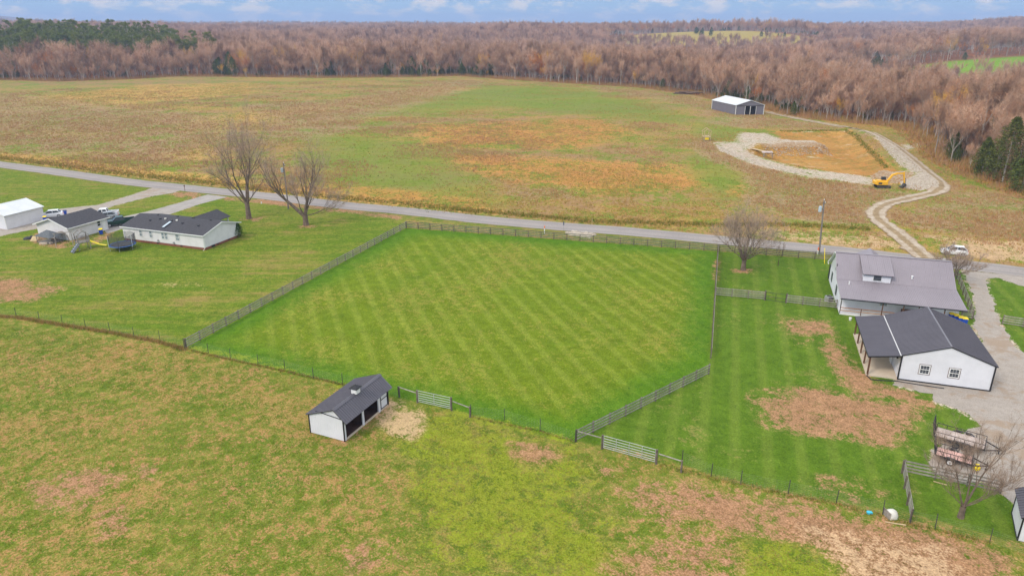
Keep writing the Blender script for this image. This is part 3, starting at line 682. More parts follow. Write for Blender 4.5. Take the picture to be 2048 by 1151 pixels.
for x in (0, Wd): part('corner_trim', MB().box((x, -.02, 1.55), (.14, .12, 2.95)), M['blk'], g)
for x, z in ((2.42, 1.62), (5.28, 1.62)):
    window(g, (x, -.02, z), (1, 0, 0), (0, -1, 0), .92, .98, 3, 4, fw=.08)
    sr = MB()
    for dx in (-.56, .56): sr.box((x+dx, -.02, z), (.03, .03, 1.16))
    for dz in (-.595, .595): sr.box((x, -.02, z+dz), (1.15, .03, .03))
    part('window_trim', sr, M['brown'], g)
ov = .12; sl_ = (rh-eh)/(Wd/2); le = (-.1, eh-.1*sl_+.05); re_ = (Wd+.22, eh-.22*sl_+.05); rz2 = rh+.05
rf = MB(); rf.slab([(le[0], -ov, le[1]), (Wd/2, -ov, rz2), (Wd/2, Dp+ov, rz2), (le[0], Dp+ov, le[1])], .1)
rf.slab([(Wd/2, -ov, rz2), (re_[0], -ov, re_[1]), (re_[0], Dp+ov, re_[1]), (Wd/2, Dp+ov, rz2)], .1)
roof = part('roof', rf, M['blk'], g)
roof_slope(roof, (le[0], Dp+ov, le[1]+.003), (le[0], -ov-.02, le[1]+.003), (Wd/2, Dp+ov, rz2+.003), (Wd/2, -ov-.02, rz2+.003), M['charc'])
roof_slope(roof, (re_[0], -ov-.02, re_[1]+.003), (re_[0], Dp+ov, re_[1]+.003), (Wd/2, -ov-.02, rz2+.003), (Wd/2, Dp+ov, rz2+.003), M['charc'])
lcap = mat('light_ridge_cap', S(140, 138, 146, .7), .35, var=.04)
rc = MB(); rc.slab([(Wd/2-.1, -ov-.03, rz2+.03), (Wd/2, -ov-.03, rz2+.1), (Wd/2, Dp+ov, rz2+.1), (Wd/2-.1, Dp+ov, rz2+.03)], .02)
rc.slab([(Wd/2, -ov-.03, rz2+.1), (Wd/2+.1, -ov-.03, rz2+.03), (Wd/2+.1, Dp+ov, rz2+.03), (Wd/2, Dp+ov, rz2+.1)], .02)
part('ridge_cap', rc, lcap, roof)
px0, pz0, pz1 = -3.3, 2.42, eh-.08
pr = MB(); pr.slab([(px0, -ov, pz0), (-.11, -ov, pz1), (-.11, Dp+ov, pz1), (px0, Dp+ov, pz0)], .08)
proof = part('porch_roof', pr, M['trimw'], g)
roof_slope(proof, (px0, Dp+ov, pz0+.003), (px0, -ov-.02, pz0+.003), (-.13, Dp+ov, pz1+.003), (-.13, -ov-.02, pz1+.003), M['charc'])
part('flashing', MB().beam((-.14, -ov-.02, pz1+.06), (-.14, Dp+ov, pz1+.06), .09, .07), M['trimw'], proof)
part('fascia', MB().beam((px0, -ov-.04, pz0-.03), (-.1, -ov-.04, pz1-.03), .05, .16).box((px0-.04, Dp/2, pz0-.03), (.05, Dp+.2, .15)), M['blk'], proof)
part('porch_beam', MB().box((px0+.25, Dp/2, pz0-.22), (.12, Dp-.1, .2)), M['trimw'], g)
for k in range(5): part('porch_post', MB().box((px0+.25, .12+k*(Dp-.24)/4, 1.2), (.16, .16, 2.1)), M['brown'], g)
part('porch_slab', MB().box((-1.6, Dp/2, .075), (3.18, Dp+.1, .15)), M['conc'], g)
part('wall_light', MB().box((-.1, 1.4, 2.1), (.16, .16, .3)), M['blk'], g); part('wall_light', MB().box((-.1, 6.0, 2.1), (.16, .16, .3)), M['blk'], g)
part('downspout', MB().tube([(px0+.0, -.1, pz0-.1), (px0+.28, -.05, pz0-.4), (px0+.28, -.05, .1)], .045, 6), M['brown'], g)
part('door', MB().box((-.08, 4.2, 1.15), (.06, 1.0, 2.1)), M['trimw'], g)
q0 = [G(1733, 751, .05), G(1742, 759, .05), G(1765, 761, .05), G(1792, 762, .05), G(1840, 770, .05), G(1888, 777, .05)]
solo('drain_pipe', MB().tube(q0, .06, 6), M['blk'], 'black corrugated drain pipe lying along the foot of the white garage', 'pipe')

# ---- farmhouse
h = thing('farmhouse', 'white farmhouse with long lilac-grey metal roof, shed dormer and back porch', 'house', (44.47, 89.35, 0), math.radians(-17.45))
HW = 14.7; yb, zb, yr, zr, ye, ze = 5.85, 3.02, 10.6, 5.6, 15.0, 2.75
w = MB(); w.slab([(0, 14.4, .0), (0, 2.2, .0), (0, 2.2, 2.55), (0, yb, zb-.05), (0, yr, zr-.05), (0, 14.4, 3.1)], .12)
for z in [.2*i for i in range(1, 15)]:
    w.box((-.008, 8.3 if z < 2.5 else 9.5, z), (.016, 12.1 if z < 2.5 else 6.6, .02))
part('wall', w, M['white'], h)
w = MB(); w.slab([(HW, 2.2, .0), (HW, 14.4, .0), (HW, 14.4, 3.1), (HW, yr, zr-.05), (HW, yb, zb-.05), (HW, 2.2, 2.55)], .12); part('wall', w, M['white'], h)
w = MB(); w.slab([(.12, 2.2, .0), (HW-.12, 2.2, .0), (HW-.12, 2.2, 2.5), (.12, 2.2, 2.5)], .12)
for z in [.25*i for i in range(1, 10)]: w.box((HW/2, 2.19, z), (HW-.3, .016, .02))
part('wall', w, M['white'], h)
w = MB(); w.slab([(HW-.12, 14.4, 0), (.12, 14.4, 0), (.12, 14.4, 3.1), (HW-.12, 14.4, 3.1)], .12); part('wall', w, M['white'], h)
part('porch_floor', MB().box((HW/2, 1.05, .1), (HW, 2.2, .2)), M['vinyl'], h)
ov = .2
rf = MB()
rf.slab([(-ov, -.2, 2.36), (HW+ov, -.2, 2.36), (HW+ov, yb, zb), (-ov, yb, zb)], .08)
rf.slab([(-ov, yb, zb), (HW+ov, yb, zb), (HW+ov, yr, zr), (-ov, yr, zr)], .08)
rf.slab([(-ov-.2, yr, zr), (HW+ov, yr, zr), (HW+ov, ye, ze), (-ov-.2, ye, ze)], .08)
roof = part('roof', rf, M['trimw'], h)
roof_slope(roof, (-ov, -.22, 2.363), (HW+ov, -.22, 2.363), (-ov, yb, zb+.003), (HW+ov, yb, zb+.003), M['lilac'], ribs=4)
# upper slope leaves the dormer free
dx0, dx1 = 3.0, 6.9
roof_slope(roof, (-ov, yb, zb+.003), (HW+ov, yb, zb+.003), (-ov, yr, zr+.003), (HW+ov, yr, zr+.003), M['lilac'], ribs=4)
roof_slope(roof, (HW+ov, ye, ze+.003), (-ov, ye, ze+.003), (HW+ov, yr, zr+.003), (-ov, yr, zr+.003), M['lilac'], ribs=4)
part('ridge_cap', MB().beam((-ov, yr, zr+.06), (HW+ov, yr, zr+.06), .3, .05), M['lilac'], roof)
part('break_flashing', MB().beam((-ov, yb, zb+.05), (HW+ov, yb, zb+.05), .1, .03), M['lilac'], roof)
part('gutter', MB().box((HW/2, -.3, 2.33), (HW+.4, .13, .12)), M['blk'], h)
part('downspout', MB().tube([(-.02, -.28, 2.3), (.02, .02, 2.05), (.02, .02, .05)], .055, 6), M['blk'], h)
for x in (5.1, 7.6, 9.4, 12.4): part('porch_post', MB().box((x, .0, 1.25), (.12, .12, 2.1)), M['brown'], h)
rl = MB()
for z in (.6, 1.0): rl.box((4.0, .0, z), (7.9, .07, .09))
part('porch_rail', rl, M['cedar'], h)
for x in (2.6, 7.9): part('rail_post', MB().box((x, -.06, .6), (.09, .09, .95)), M['brown'], h)
window(h, (5.6, 2.16, 1.55), (1, 0, 0), (0, -1, 0), .9, 1.0, 1, 2, M['glassb'])
for x in (2.2, 7.1): part('vent_box', MB().box((x, 2.1, 2.2), (.55, .12, .28)), M['blk'], h)
part('porch_bench', MB().box((8.6, 1.2, .55), (1.8, .8, .1)).box((8.0, 1.2, .35), (.1, .6, .3)).box((9.2, 1.2, .35), (.1, .6, .3)).box((8.6, 1.6, .85), (1.8, .08, .5)), M['brown'], h)
# dormer
d = MB(); d.slab([(3.2, 5.95, 3.05), (6.7, 5.95, 3.05), (6.7, 5.95, 4.22), (3.2, 5.95, 4.22)], .1)
d.slab([(3.2, 10.0, 5.33), (3.2, 6.05, 3.1), (3.2, 6.05, 4.22)], .1); d.slab([(6.7, 6.05, 4.22), (6.7, 6.05, 3.1), (6.7, 10.0, 5.33)], .1)
dm_ = part('dormer', d, M['white'], h)
rr = MB(); rr.slab([(dx0, 5.6, 4.2), (dx1+.1, 5.6, 4.2), (dx1+.1, 10.5, 5.58), (dx0, 10.5, 5.58)], .08)
dr_ = part('dormer_roof', rr, M['blk'], h)
roof_slope(dr_, (dx0, 5.57, 4.203), (dx1+.1, 5.57, 4.203), (dx0, 10.5, 5.583), (dx1+.1, 10.5, 5.583), M['lilac'], ribs=4)
window(h, (5.0, 5.92, 3.68), (1, 0, 0), (0, -1, 0), 1.05, .75, 1, 3, M['glass'], frame=M['trimw'], fw=.05, mid=False)
part('vent_pipe', MB().cyl((1.3, 4.4, 3.1), .09, .5, 10), M['trimw'], h); part('vent_pipe', MB().cyl((9.5, 7.0, 3.9), .11, .4, 10).cyl((9.5, 7.0, 4.12), .15, .06, 10), M['trimw'], h)
# front cross roof (hipped)
cx, hy, hz = 5.2, 14.6, 5.15
cr_ = MB(); cr_.slab([(cx-3.2, 17.6, 2.8), (cx-3.2, 11.5, 2.8), (cx, 11.2, hz), (cx, hy+1.4, hz)], .08)
cr_.slab([(cx+3.2, 11.5, 2.8), (cx+3.2, 17.6, 2.8), (cx, hy+1.4, hz), (cx, 11.2, hz)], .08)
cr_.slab([(cx+3.2, 17.6, 2.8), (cx-3.2, 17.6, 2.8), (cx, hy+1.4, hz)], .08)
part('cross_roof', cr_, M['lilac'], h)
for x in (cx-3, cx+3): part('front_post', MB().box((x, 17.3, 1.35), (.15, .15, 2.7)), M['trimw'], h)
for y, z, hh in ((8.6, 4.0, 1.0), (5.6, 1.5, 1.3), (11.5, 1.5, 1.3)): window(h, (-.02, y, z), (0, -1, 0), (-1, 0, 0), 1.0, hh, 1, 2, M['glassb'], frame=M['blk'])
part('rake_trim', MB().beam((-.22, yr, zr-.05), (-.42, ye, ze-.05), .12, .2).beam((-.42, ye, ze-.05), (-.42, 14.2, ze-.1), .1, .15), M['trimw'], h)
part('front_porch_screen', MB().box((-.05, 14.9, 1.3), (.1, .9, 2.2)), M['blk'], h)
# beside the house
ac_ = thing('air_conditioner', 'grey outdoor air conditioner box by the house wall behind the fence', 'air conditioner', G(1657, 603), .2)
part('case', MB().box((0, 0, .45), (.85, .85, .8)), M['galv'], ac_); part('fan_guard', MB().cyl((0, 0, .87), .36, .04, 16), M['dsteel'], ac_)
part('louvre', MB().box((0, -.44, .45), (.7, .03, .6)), M['dsteel'], ac_)
bk = MB().cyl((0, 0, .18), .14, .36, 14, r2=.17).cyl((0, 0, .365), .19, .03, 14)
solo('bucket', bk, M['trimw'], 'small white bucket on the grass left of the garage porch', 'bucket', G(1700, 640))

# ---- neighbour's long house
n = thing('neighbour_house', 'long low white house with dark shingle roof and red brick base', 'house', (-67.64, 123.43, 0), math.radians(-19.54))
x0, x1, Dp = -3.1, 15.1, 9.2; eh, rh = 2.65, 3.85
part('foundation', MB().box(((x0+x1)/2, Dp/2, .22), (x1-x0-.06, Dp-.06, .44)), M['brick'], n)
w = MB(); w.slab([(x0, 0, .42), (x1, 0, .42), (x1, 0, eh), (x0, 0, eh)], .1)
for z in [.42+.2*i for i in range(1, 11)]: w.box(((x0+x1)/2, -.006, z), (x1-x0, .012, .02))
part('wall', w, M['vinyl'], n)
w = MB(); w.slab([(x1, .1, .42), (x1, Dp-.1, .42), (x1, Dp-.1, eh), (x1, Dp/2, rh-.05), (x1, .1, eh)], .1)
for z in [.42+.2*i for i in range(1, 11)]: w.box((x1+.006, Dp/2, z), (.012, Dp-.2, .02))
part('wall', w, M['vinyl'], n)
w = MB(); w.slab([(x0, Dp-.1, .42), (x0, .1, .42), (x0, .1, eh), (x0, Dp/2, rh-.05), (x0, Dp-.1, eh)], .1); part('wall', w, M['vinyl'], n)
w = MB(); w.slab([(x1, Dp, .42), (x0, Dp, .42), (x0, Dp, eh), (x1, Dp, eh)], .1); part('wall', w, M['vinyl'], n)
rf = MB(); o_ = .3; es = eh-.3*(rh-eh)/(Dp/2)+.08
rf.slab([(x0-.25, -o_, es), (x1+.25, -o_, es), (x1+.25, Dp/2, rh+.08), (x0-.25, Dp/2, rh+.08)], .1)
rf.slab([(x0-.25, Dp/2, rh+.08), (x1+.25, Dp/2, rh+.08), (x1+.25, Dp+o_, es), (x0-.25, Dp+o_, es)], .1)
roof = part('roof', rf, M['shing'], n)
ex = MB(); ex.slab([(4.2, 12.8, 2.55), (4.2, 7.0, 2.55), (7.2, 6.4, 3.65), (7.2, 12.8, 3.65)], .1); ex.slab([(10.2, 7.0, 2.55), (10.2, 12.8, 2.55), (7.2, 12.8, 3.65), (7.2, 6.4, 3.65)], .1)
part('porch_roof', ex, M['shing'], n)
for x in (4.6, 9.8): part('porch_post', MB().box((x, 12.4, 1.28), (.14, .14, 2.5)), M['trimw'], n)
part('fascia', MB().box(((x0+x1)/2, -o_-.03, es-.05), (x1-x0+.5, .06, .16)), M['trimw'], n)
part('rake_board', MB().beam((x1+.27, -o_, es-.03), (x1+.27, Dp/2, rh+.05), .06, .18), M['trimw'], n); part('rake_board', MB().beam((x1+.27, Dp/2, rh+.05), (x1+.27, Dp+o_, es-.03), .06, .18), M['trimw'], n)
part('corner_trim', MB().box((x1+.02, -.02, 1.5), (.12, .12, 2.2)), M['trimw'], n)
part('downspout', MB().tube([(x1-.05, -.35, es-.1), (x1-.05, -.12, es-.4), (x1-.05, -.12, .2), (x1-.02, -.5, .08)], .04, 6), M['trimw'], n)
for x in (1.05, 3.35, 6.1, 6.85, 9.35): window(n, (x, -.02, 1.75), (1, 0, 0), (0, -1, 0), .62 if x not in (9.35,) else .8, 1.15, 1, 2, M['glassb'])
for x in (-.6, 4.6, 9.9): part('foundation_vent', MB().box((x, 0, .26), (.45, .06, .16)), M['blk'], n)
for y in (3.2, 6.0): part('foundation_vent', MB().box((x1, y, .3), (.06, .45, .16)), M['blk'], n)
part('crawl_door', MB().box((x1, 2.0, .26), (.06, .8, .36)), M['blk'], n)
for x, z in ((4.9, .75), (8.4, .7)): part('utility_box', MB().box((x, -.12, z), (.25, .2, .32)), M['galv'], n)
for x, y in ((1.0, 2.6), (2.6, 3.4), (5.4, 3.2), (8.2, 2.8), (11.9, 2.6), (.5, 5.0), (4.5, 5.6), (7.5, 6.2), (12.4, 5.2)):
    zz = rh+.08-abs(y-Dp/2)*(rh-eh)/(Dp/2)
    part('roof_vent', MB().box((x, y, zz+.08), (.28, .28, .18)), M['blk'], n)
for x, y in ((3.6, 3.6), (6.3, 3.5)): part('vent_cap', MB().cyl((x, y, rh-abs(y-Dp/2)*.26+.15), .2, .2, 12), M['cream'], n)
part('flue_skirt', MB().beam((5.6, 2.7, 3.62), (5.7, .7, 3.12), .45, .05), M['trans'], n)

# ---- neighbour's garage and white shed
n = thing('neighbour_garage', 'small white garage with dark shingle roof behind the wooden play tower', 'garage', (-80.35, 124.26, 0), math.radians(69))
Ln, Wg, eh, rh = 8.2, 8.0, 2.42, 3.72
w = MB(); w.slab([(0, Wg, .0), (0, 0, .0), (0, 0, eh), (0, Wg/2, rh), (0, Wg, eh)], .1); part('wall', w, M['vinyl'], n)
w = MB(); w.slab([(.1, 0, .0), (Ln, 0, .0), (Ln, 0, eh), (.1, 0, eh)], .1)
for z in [.2*i for i in range(1, 12)]: w.box((Ln/2, -.006, z), (Ln-.1, .012, .02))
part('wall', w, M['vinyl'], n)
w = MB(); w.slab([(Ln, 0, 0), (Ln, Wg, 0), (Ln, Wg, eh), (Ln, Wg/2, rh), (Ln, 0, eh)], .1); part('wall', w, M['vinyl'], n)
w = MB(); w.slab([(Ln-.1, Wg, 0), (.1, Wg, 0), (.1, Wg, eh), (Ln-.1, Wg, eh)], .1); part('wall', w, M['vinyl'], n)
rf = MB(); k = (rh-eh)/(Wg/2); o_ = .45
rf.slab([(-.4, -o_, eh-o_*k+.08), (Ln+.3, -o_, eh-o_*k+.08), (Ln+.3, Wg/2, rh+.08), (-.4, Wg/2, rh+.08)], .1)
rf.slab([(-.4, Wg/2, rh+.08), (Ln+.3, Wg/2, rh+.08), (Ln+.3, Wg+o_, eh-o_*k+.08), (-.4, Wg+o_, eh-o_*k+.08)], .1)
part('roof', rf, M['shing'], n)
part('rake_board', MB().beam((-.43, -o_, eh-o_*k+.03), (-.43, Wg/2, rh+.03), .06, .2), M['trimw'], n); part('rake_board', MB().beam((-.43, Wg/2, rh+.03), (-.43, Wg+o_, eh-o_*k+.03), .06, .2), M['trimw'], n); part('fascia', MB().box((Ln/2, -o_-.03, eh-o_*k+.02), (Ln+.7, .06, .16)), M['trimw'], n)
window(n, (6.3, -.02, 1.6), (1, 0, 0), (0, -1, 0), .7, 1.0, 1, 2, M['glass'])
part('side_door', MB().box((7.4, -.03, 1.05), (.85, .05, 2.05)), M['trimw'], n)
n = thing('white_shed', 'plain white metal shed with pale low roof at the left edge', 'shed', (-96.65, 131.52, 0), math.radians(70))
Ln, Wg, eh, rh = 7.9, 8.4, 2.75, 4.0
w = MB(); w.slab([(0, Wg, 0), (0, 0, 0), (0, 0, eh), (0, Wg/2, rh), (0, Wg, eh)], .1); part('wall', w, M['white'], n)
w = MB(); w.slab([(.1, 0, 0), (Ln, 0, 0), (Ln, 0, eh), (.1, 0, eh)], .1); ribs_on(w, (0, 0, 0), (Ln, 0, 0), 0, eh-.05, (0, -1, 0), .4, .03, .014); part('wall', w, M['vinyl'], n)
w = MB(); w.slab([(Ln, 0, 0), (Ln, Wg, 0), (Ln, Wg, eh), (Ln, Wg/2, rh), (Ln, 0, eh)], .1); part('wall', w, M['white'], n)
w = MB(); w.slab([(Ln-.1, Wg, 0), (.1, Wg, 0), (.1, Wg, eh), (Ln-.1, Wg, eh)], .1); part('wall', w, M['white'], n)
rf = MB(); k = (rh-eh)/(Wg/2)
rf.slab([(-.25, -.3, eh-.3*k+.05), (Ln+.2, -.3, eh-.3*k+.05), (Ln+.2, Wg/2, rh+.05), (-.25, Wg/2, rh+.05)], .08)
rf.slab([(-.25, Wg/2, rh+.05), (Ln+.2, Wg/2, rh+.05), (Ln+.2, Wg+.3, eh-.3*k+.05), (-.25, Wg+.3, eh-.3*k+.05)], .08)
roof = part('roof', rf, M['trimw'], n)
roof_slope(roof, (-.25, -.32, eh-.3*k+.053), (Ln+.2, -.32, eh-.3*k+.053), (-.25, Wg/2, rh+.053), (Ln+.2, Wg/2, rh+.053), M['pale'], ribs=2)
roof_slope(roof, (Ln+.2, Wg+.32, eh-.3*k+.053), (-.25, Wg+.32, eh-.3*k+.053), (Ln+.2, Wg/2, rh+.053), (-.25, Wg/2, rh+.053), M['pale'], ribs=2)
part('corner_trim', MB().box((0, 0, eh/2), (.14, .14, eh-.05)), M['trimw'], n)

# ---- grey barn
c0 = P(1470.5, 229.7)
n = thing('grey_barn', 'grey steel barn with pale metal roof and dark open doorway by the woods', 'barn', c0, math.radians(2.0))
Wg, Ln, eh, rh = 12.2, 22., 4.05, 6.0; bm = M['bgrey']
def barnpt(x, y): return x+y*-.0, y
sk = .17   # the long side runs away to the left
w = MB(); w.slab([(0, 0, 0), (4.0, 0, 0), (4.0, 0, 3.6), (8.8, 0, 3.6), (8.8, 0, 0), (Wg, 0, 0), (Wg, 0, eh), (Wg/2, 0, rh), (0, 0, eh)], .12); part('wall', w, bm, n)
w = MB(); w.slab([(-sk*Ln, Ln, 0), (-sk*.12, .12, 0), (-sk*.12, .12, eh), (-sk*Ln, Ln, eh)], .12); ribs_on(w, (-sk*Ln, Ln, 0), (-.02, .12, 0), 0, eh-.05, (-1, 0, 0), .6, .05, .02); part('wall', w, bm, n)
w = MB(); w.slab([(Wg-sk*.12, .12, 0), (Wg-sk*Ln, Ln, 0), (Wg-sk*Ln, Ln, eh), (Wg-sk*.12, .12, eh)], .12); part('wall', w, bm, n)
w = MB(); w.slab([(Wg-sk*Ln, Ln, 0), (-sk*Ln, Ln, 0), (-sk*Ln, Ln, eh), (Wg/2-sk*Ln, Ln, rh), (Wg-sk*Ln, Ln, eh)], .12); part('wall', w, bm, n)
part('floor', MB().slab([(.2, .2, .03), (Wg-.2, .2, .03), (Wg-.2-sk*Ln, Ln-.2, .03), (.2-sk*Ln, Ln-.2, .03)], .03), M['dsteel'], n)
part('door_frame', MB().box((6.3, .0, 1.8), (.2, .2, 3.6)).box((4.0, -.04, 1.8), (.14, .1, 3.6)).box((8.8, -.04, 1.8), (.14, .1, 3.6)), M['trimw'], n)
part('doorway_shade', MB().box((5.1, .7, 1.75), (2.2, .05, 3.5)).box((7.6, .7, 1.75), (2.3, .05, 3.5)), M['blk'], n)  # shade inside the open doorway, given as black panels
part('door_track', MB().box((Wg/2, -.1, 3.78), (Wg-.3, .12, .16)), M['dsteel'], n)
rf = MB(); k = (rh-eh)/(Wg/2)
def bp(x, y, z): return (x-sk*y, y, z)
rf.slab([bp(-.3, Ln+.3, eh-.3*k+.08), bp(-.3, -.3, eh-.3*k+.08), bp(Wg/2, -.3, rh+.08), bp(Wg/2, Ln+.3, rh+.08)], .1)
rf.slab([bp(Wg/2, Ln+.3, rh+.08), bp(Wg/2, -.3, rh+.08), bp(Wg+.3, -.3, eh-.3*k+.08), bp(Wg+.3, Ln+.3, eh-.3*k+.08)], .1)
roof = part('roof', rf, M['pale'], n)
roof_slope(roof, bp(-.3, Ln+.3, eh-.3*k+.085), bp(-.3, -.3, eh-.3*k+.085), bp(Wg/2, Ln+.3, rh+.085), bp(Wg/2, -.3, rh+.085), M['pale'], 2.2, 2)
roof_slope(roof, bp(Wg+.3, -.3, eh-.3*k+.085), bp(Wg+.3, Ln+.3, eh-.3*k+.085), bp(Wg/2, -.3, rh+.085), bp(Wg/2, Ln+.3, rh+.085), M['pale'], 2.2, 2)
for x, y in ((0, 0), (Wg, 0), (-sk*Ln, Ln)): part('corner_trim', MB().box((x, y-.02, eh/2), (.22, .22, eh)), M['trimw'], n)

# ---- small shed at the lower right edge
s0 = G(2034, 1080)
n = thing('corner_shed', 'small white shed with black trim cut off by the right edge', 'shed', s0, math.radians(-28))
w = MB(); w.slab([(0, 0, .05), (2.6, 0, .05), (2.6, 0, 2.2), (1.3, 0, 2.9), (0, 0, 2.2)], .08); ribs_on(w, (0, 0, 0), (2.6, 0, 0), .06, 2.1, (0, -1, 0), .3); part('wall', w, M['white'], n)
w = MB(); w.slab([(0, 3.6, .05), (0, .08, .05), (0, .08, 2.2), (0, 3.6, 2.2)], .08); ribs_on(w, (0, .1, 0), (0, 3.6, 0), .06, 2.1, (-1, 0, 0), .3); part('wall', w, M['white'], n)
w = MB(); w.slab([(2.6, .08, .05), (2.6, 3.6, .05), (2.6, 3.6, 2.2), (2.6, .08, 2.2)], .08); part('wall', w, M['white'], n)
w = MB(); w.slab([(2.5, 3.68, .05), (.0, 3.68, .05), (.0, 3.68, 2.2), (1.3, 3.68, 2.9), (2.6, 3.68, 2.2)], .08); part('wall', w, M['white'], n)
rf = MB(); rf.slab([(-.2, 3.85, 2.14), (-.2, -.2, 2.14), (1.3, -.2, 2.98), (1.3, 3.85, 2.98)], .07); rf.slab([(1.3, 3.85, 2.98), (1.3, -.2, 2.98), (2.8, -.2, 2.14), (2.8, 3.85, 2.14)], .07)
roof = part('roof', rf, M['blk'], n)
roof_slope(roof, (-.22, 3.87, 2.143), (-.22, -.22, 2.143), (1.3, 3.87, 2.983), (1.3, -.22, 2.983), M['charc'])
roof_slope(roof, (2.82, -.22, 2.143), (2.82, 3.87, 2.143), (1.3, -.22, 2.983), (1.3, 3.87, 2.983), M['charc'])
part('corner_trim', MB().box((0, 0, 1.1), (.1, .1, 2.1)), M['blk'], n); part('corner_trim', MB().box((0, 3.64, 1.1), (.1, .1, 2.1)), M['blk'], n); part('base_trim', MB().box((-.03, 1.9, .1), (.05, 3.5, .1)), M['blk'], n)

# ------------------------------------------------------------------ fences
planks = {}
def plank_mesh(ln, m):
    key = (round(ln, 1), m.name)
    if key not in planks:
        me = MB().box((0, 0, 0), (ln, .028, .145)).mesh('plank'); me.materials.append(m); planks[key] = me
    return planks[key]
def board_fence(a, c, label, m=M['wood'], pm=M['post'], sp=2.44, side=-1, rails=4, hgt=1.32, z0=.28, skip=()):
    a, c = Vector((a[0], a[1], 0)), Vector((c[0], c[1], 0)); ln = (c-a).length; n = max(1, round(ln/sp)); d = (c-a)/n
    rz = math.atan2(d.y, d.x)
    t_ = thing('board_fence', label, 'fence', a, rz); s = ln/n
    pmesh = MB().box((0, 0, hgt/2+.0), (.12, .12, hgt)).mesh('post'); pmesh.materials.append(pm)
    rng = random.Random(int(ln*100))
    for i in range(n+1):
        o = link('post', pmesh, None, t_); o.location = (i*s, 0, rng.uniform(-.03, .03)); o.rotation_euler = (rng.uniform(-.02, .02), rng.uniform(-.02, .02), 0)
    me = plank_mesh(s-.01, m)
    for i in range(n):
        if i in skip: continue
        for r in range(rails):
            o = link('plank', me, None, t_)
            o.location = (i*s+s/2, side*.078, z0+r*(hgt-.1-z0)/(rails-1)+rng.uniform(-.012, .012)); o.rotation_euler = (0, rng.uniform(-.004, .004), 0)
    return t_
def wp(x, y): return P(x, y)
board_fence(wp(372, 696), wp(812, 456), 'grey board fence between the neighbour lawn and the striped paddock', M['wood'], side=-1)
board_fence(wp(813, 456), wp(1436, 503), 'weathered board fence along the road side of the striped paddock', M['woodg'], side=1)
board_fence(wp(1438, 503.2), wp(1662, 521), 'weathered board fence between the road and the round bare yard tree', M['woodg'], side=1)
board_fence(wp(1421, 716), wp(1435, 504.5), 'board fence seen end-on between striped paddock and yard', M['wood'], side=-1)
board_fence(wp(1152, 882), wp(1417, 748), 'grey diagonal board fence from the pasture gate up to a gap', M['wood'], side=-1)
board_fence(wp(1431, 591), wp(1529, 600), 'short board fence left of the black yard gate', M['wood'], side=-1)
board_fence(wp(1572, 606), wp(1672, 617), 'short board fence between the black yard gate and the farmhouse', M['wood'], side=-1)
board_fence(wp(1944, 638), wp(1909, 548), 'board fence between the farmhouse and the gravel driveway', M['wood'], side=-1)
board_fence(wp(1922, 636), wp(1943, 638), 'single panel of board fence beside the blue bins', M['wood'], side=-1)
board_fence(wp(2004, 648), wp(2130, 668), 'board fence on the grass right of the gravel driveway', M['wood'], side=-1)
board_fence(wp(1819, 1044), wp(1803, 946), 'pale board fence forming the left side of the small pen', M['wood'], side=-1, sp=2.2)
board_fence(wp(1806, 944), wp(2000, 986), 'board fence along the driveway side of the small pen below the trailers', M['wood'], side=-1, sp=2.6)

def wire_fence(pts, label, sp=None):
    pts = [Vector((q.x, q.y, 0)) for q in pts]
    t_ = thing('wire_fence', label, 'fence', pts[0])
    pm = MB().box((0, 0, .68), (.055, .055, 1.36)).mesh('post'); pm.materials.append(M['dsteel'])
    rng = random.Random(3); wr = MB()
    for i, q in enumerate(pts):
        o = link('post', pm, None, t_); o.location = q-pts[0]; o.rotation_euler = (rng.uniform(-.05, .05), rng.uniform(-.05, .05), rng.uniform(0, 1))
        if i:
            a, c = pts[i-1]-pts[0], q-pts[0]
            for k in range(7): wr.tube([a+Vector((0, 0, .12+.17*k)), c+Vector((0, 0, .12+.17*k))], .0035, 3, False)
            nn = int((c-a).length/.3)
            for k in range(1, nn):
                s = a.lerp(c, k/nn); wr.tube([s+Vector((0, 0, .1)), s+Vector((0, 0, 1.15))], .002, 3, False)
    part('wire', wr, M['wire'], t_)
wire_fence([P(-60, 628), P(33, 633), P(79, 641), P(125, 648), P(172, 656), P(220, 663), P(268, 673), P(320, 681), P(370, 697)], 'wire fence with steel posts dividing the pasture from the neighbour lawn')
wire_fence([P(374, 697), P(417, 706), P(461, 718), P(516, 729), P(570, 739), P(627, 756), P(685, 768), P(740, 775), P(798, 795)], 'wire fence from the board fence corner to behind the horse shed')
wire_fence([P(942, 832), P(1009, 840), P(1080, 862), P(1150, 884)], 'short wire fence between the two metal gates')
wire_fence([P(1364, 926), P(1422, 952), P(1481, 968), P(1576, 987), P(1672, 1006), P(1765, 1028), P(1820, 1046), P(1870, 1056), P(1979, 1084), P(2080, 1120)], 'wire fence with steel posts below the yard and the small pen')

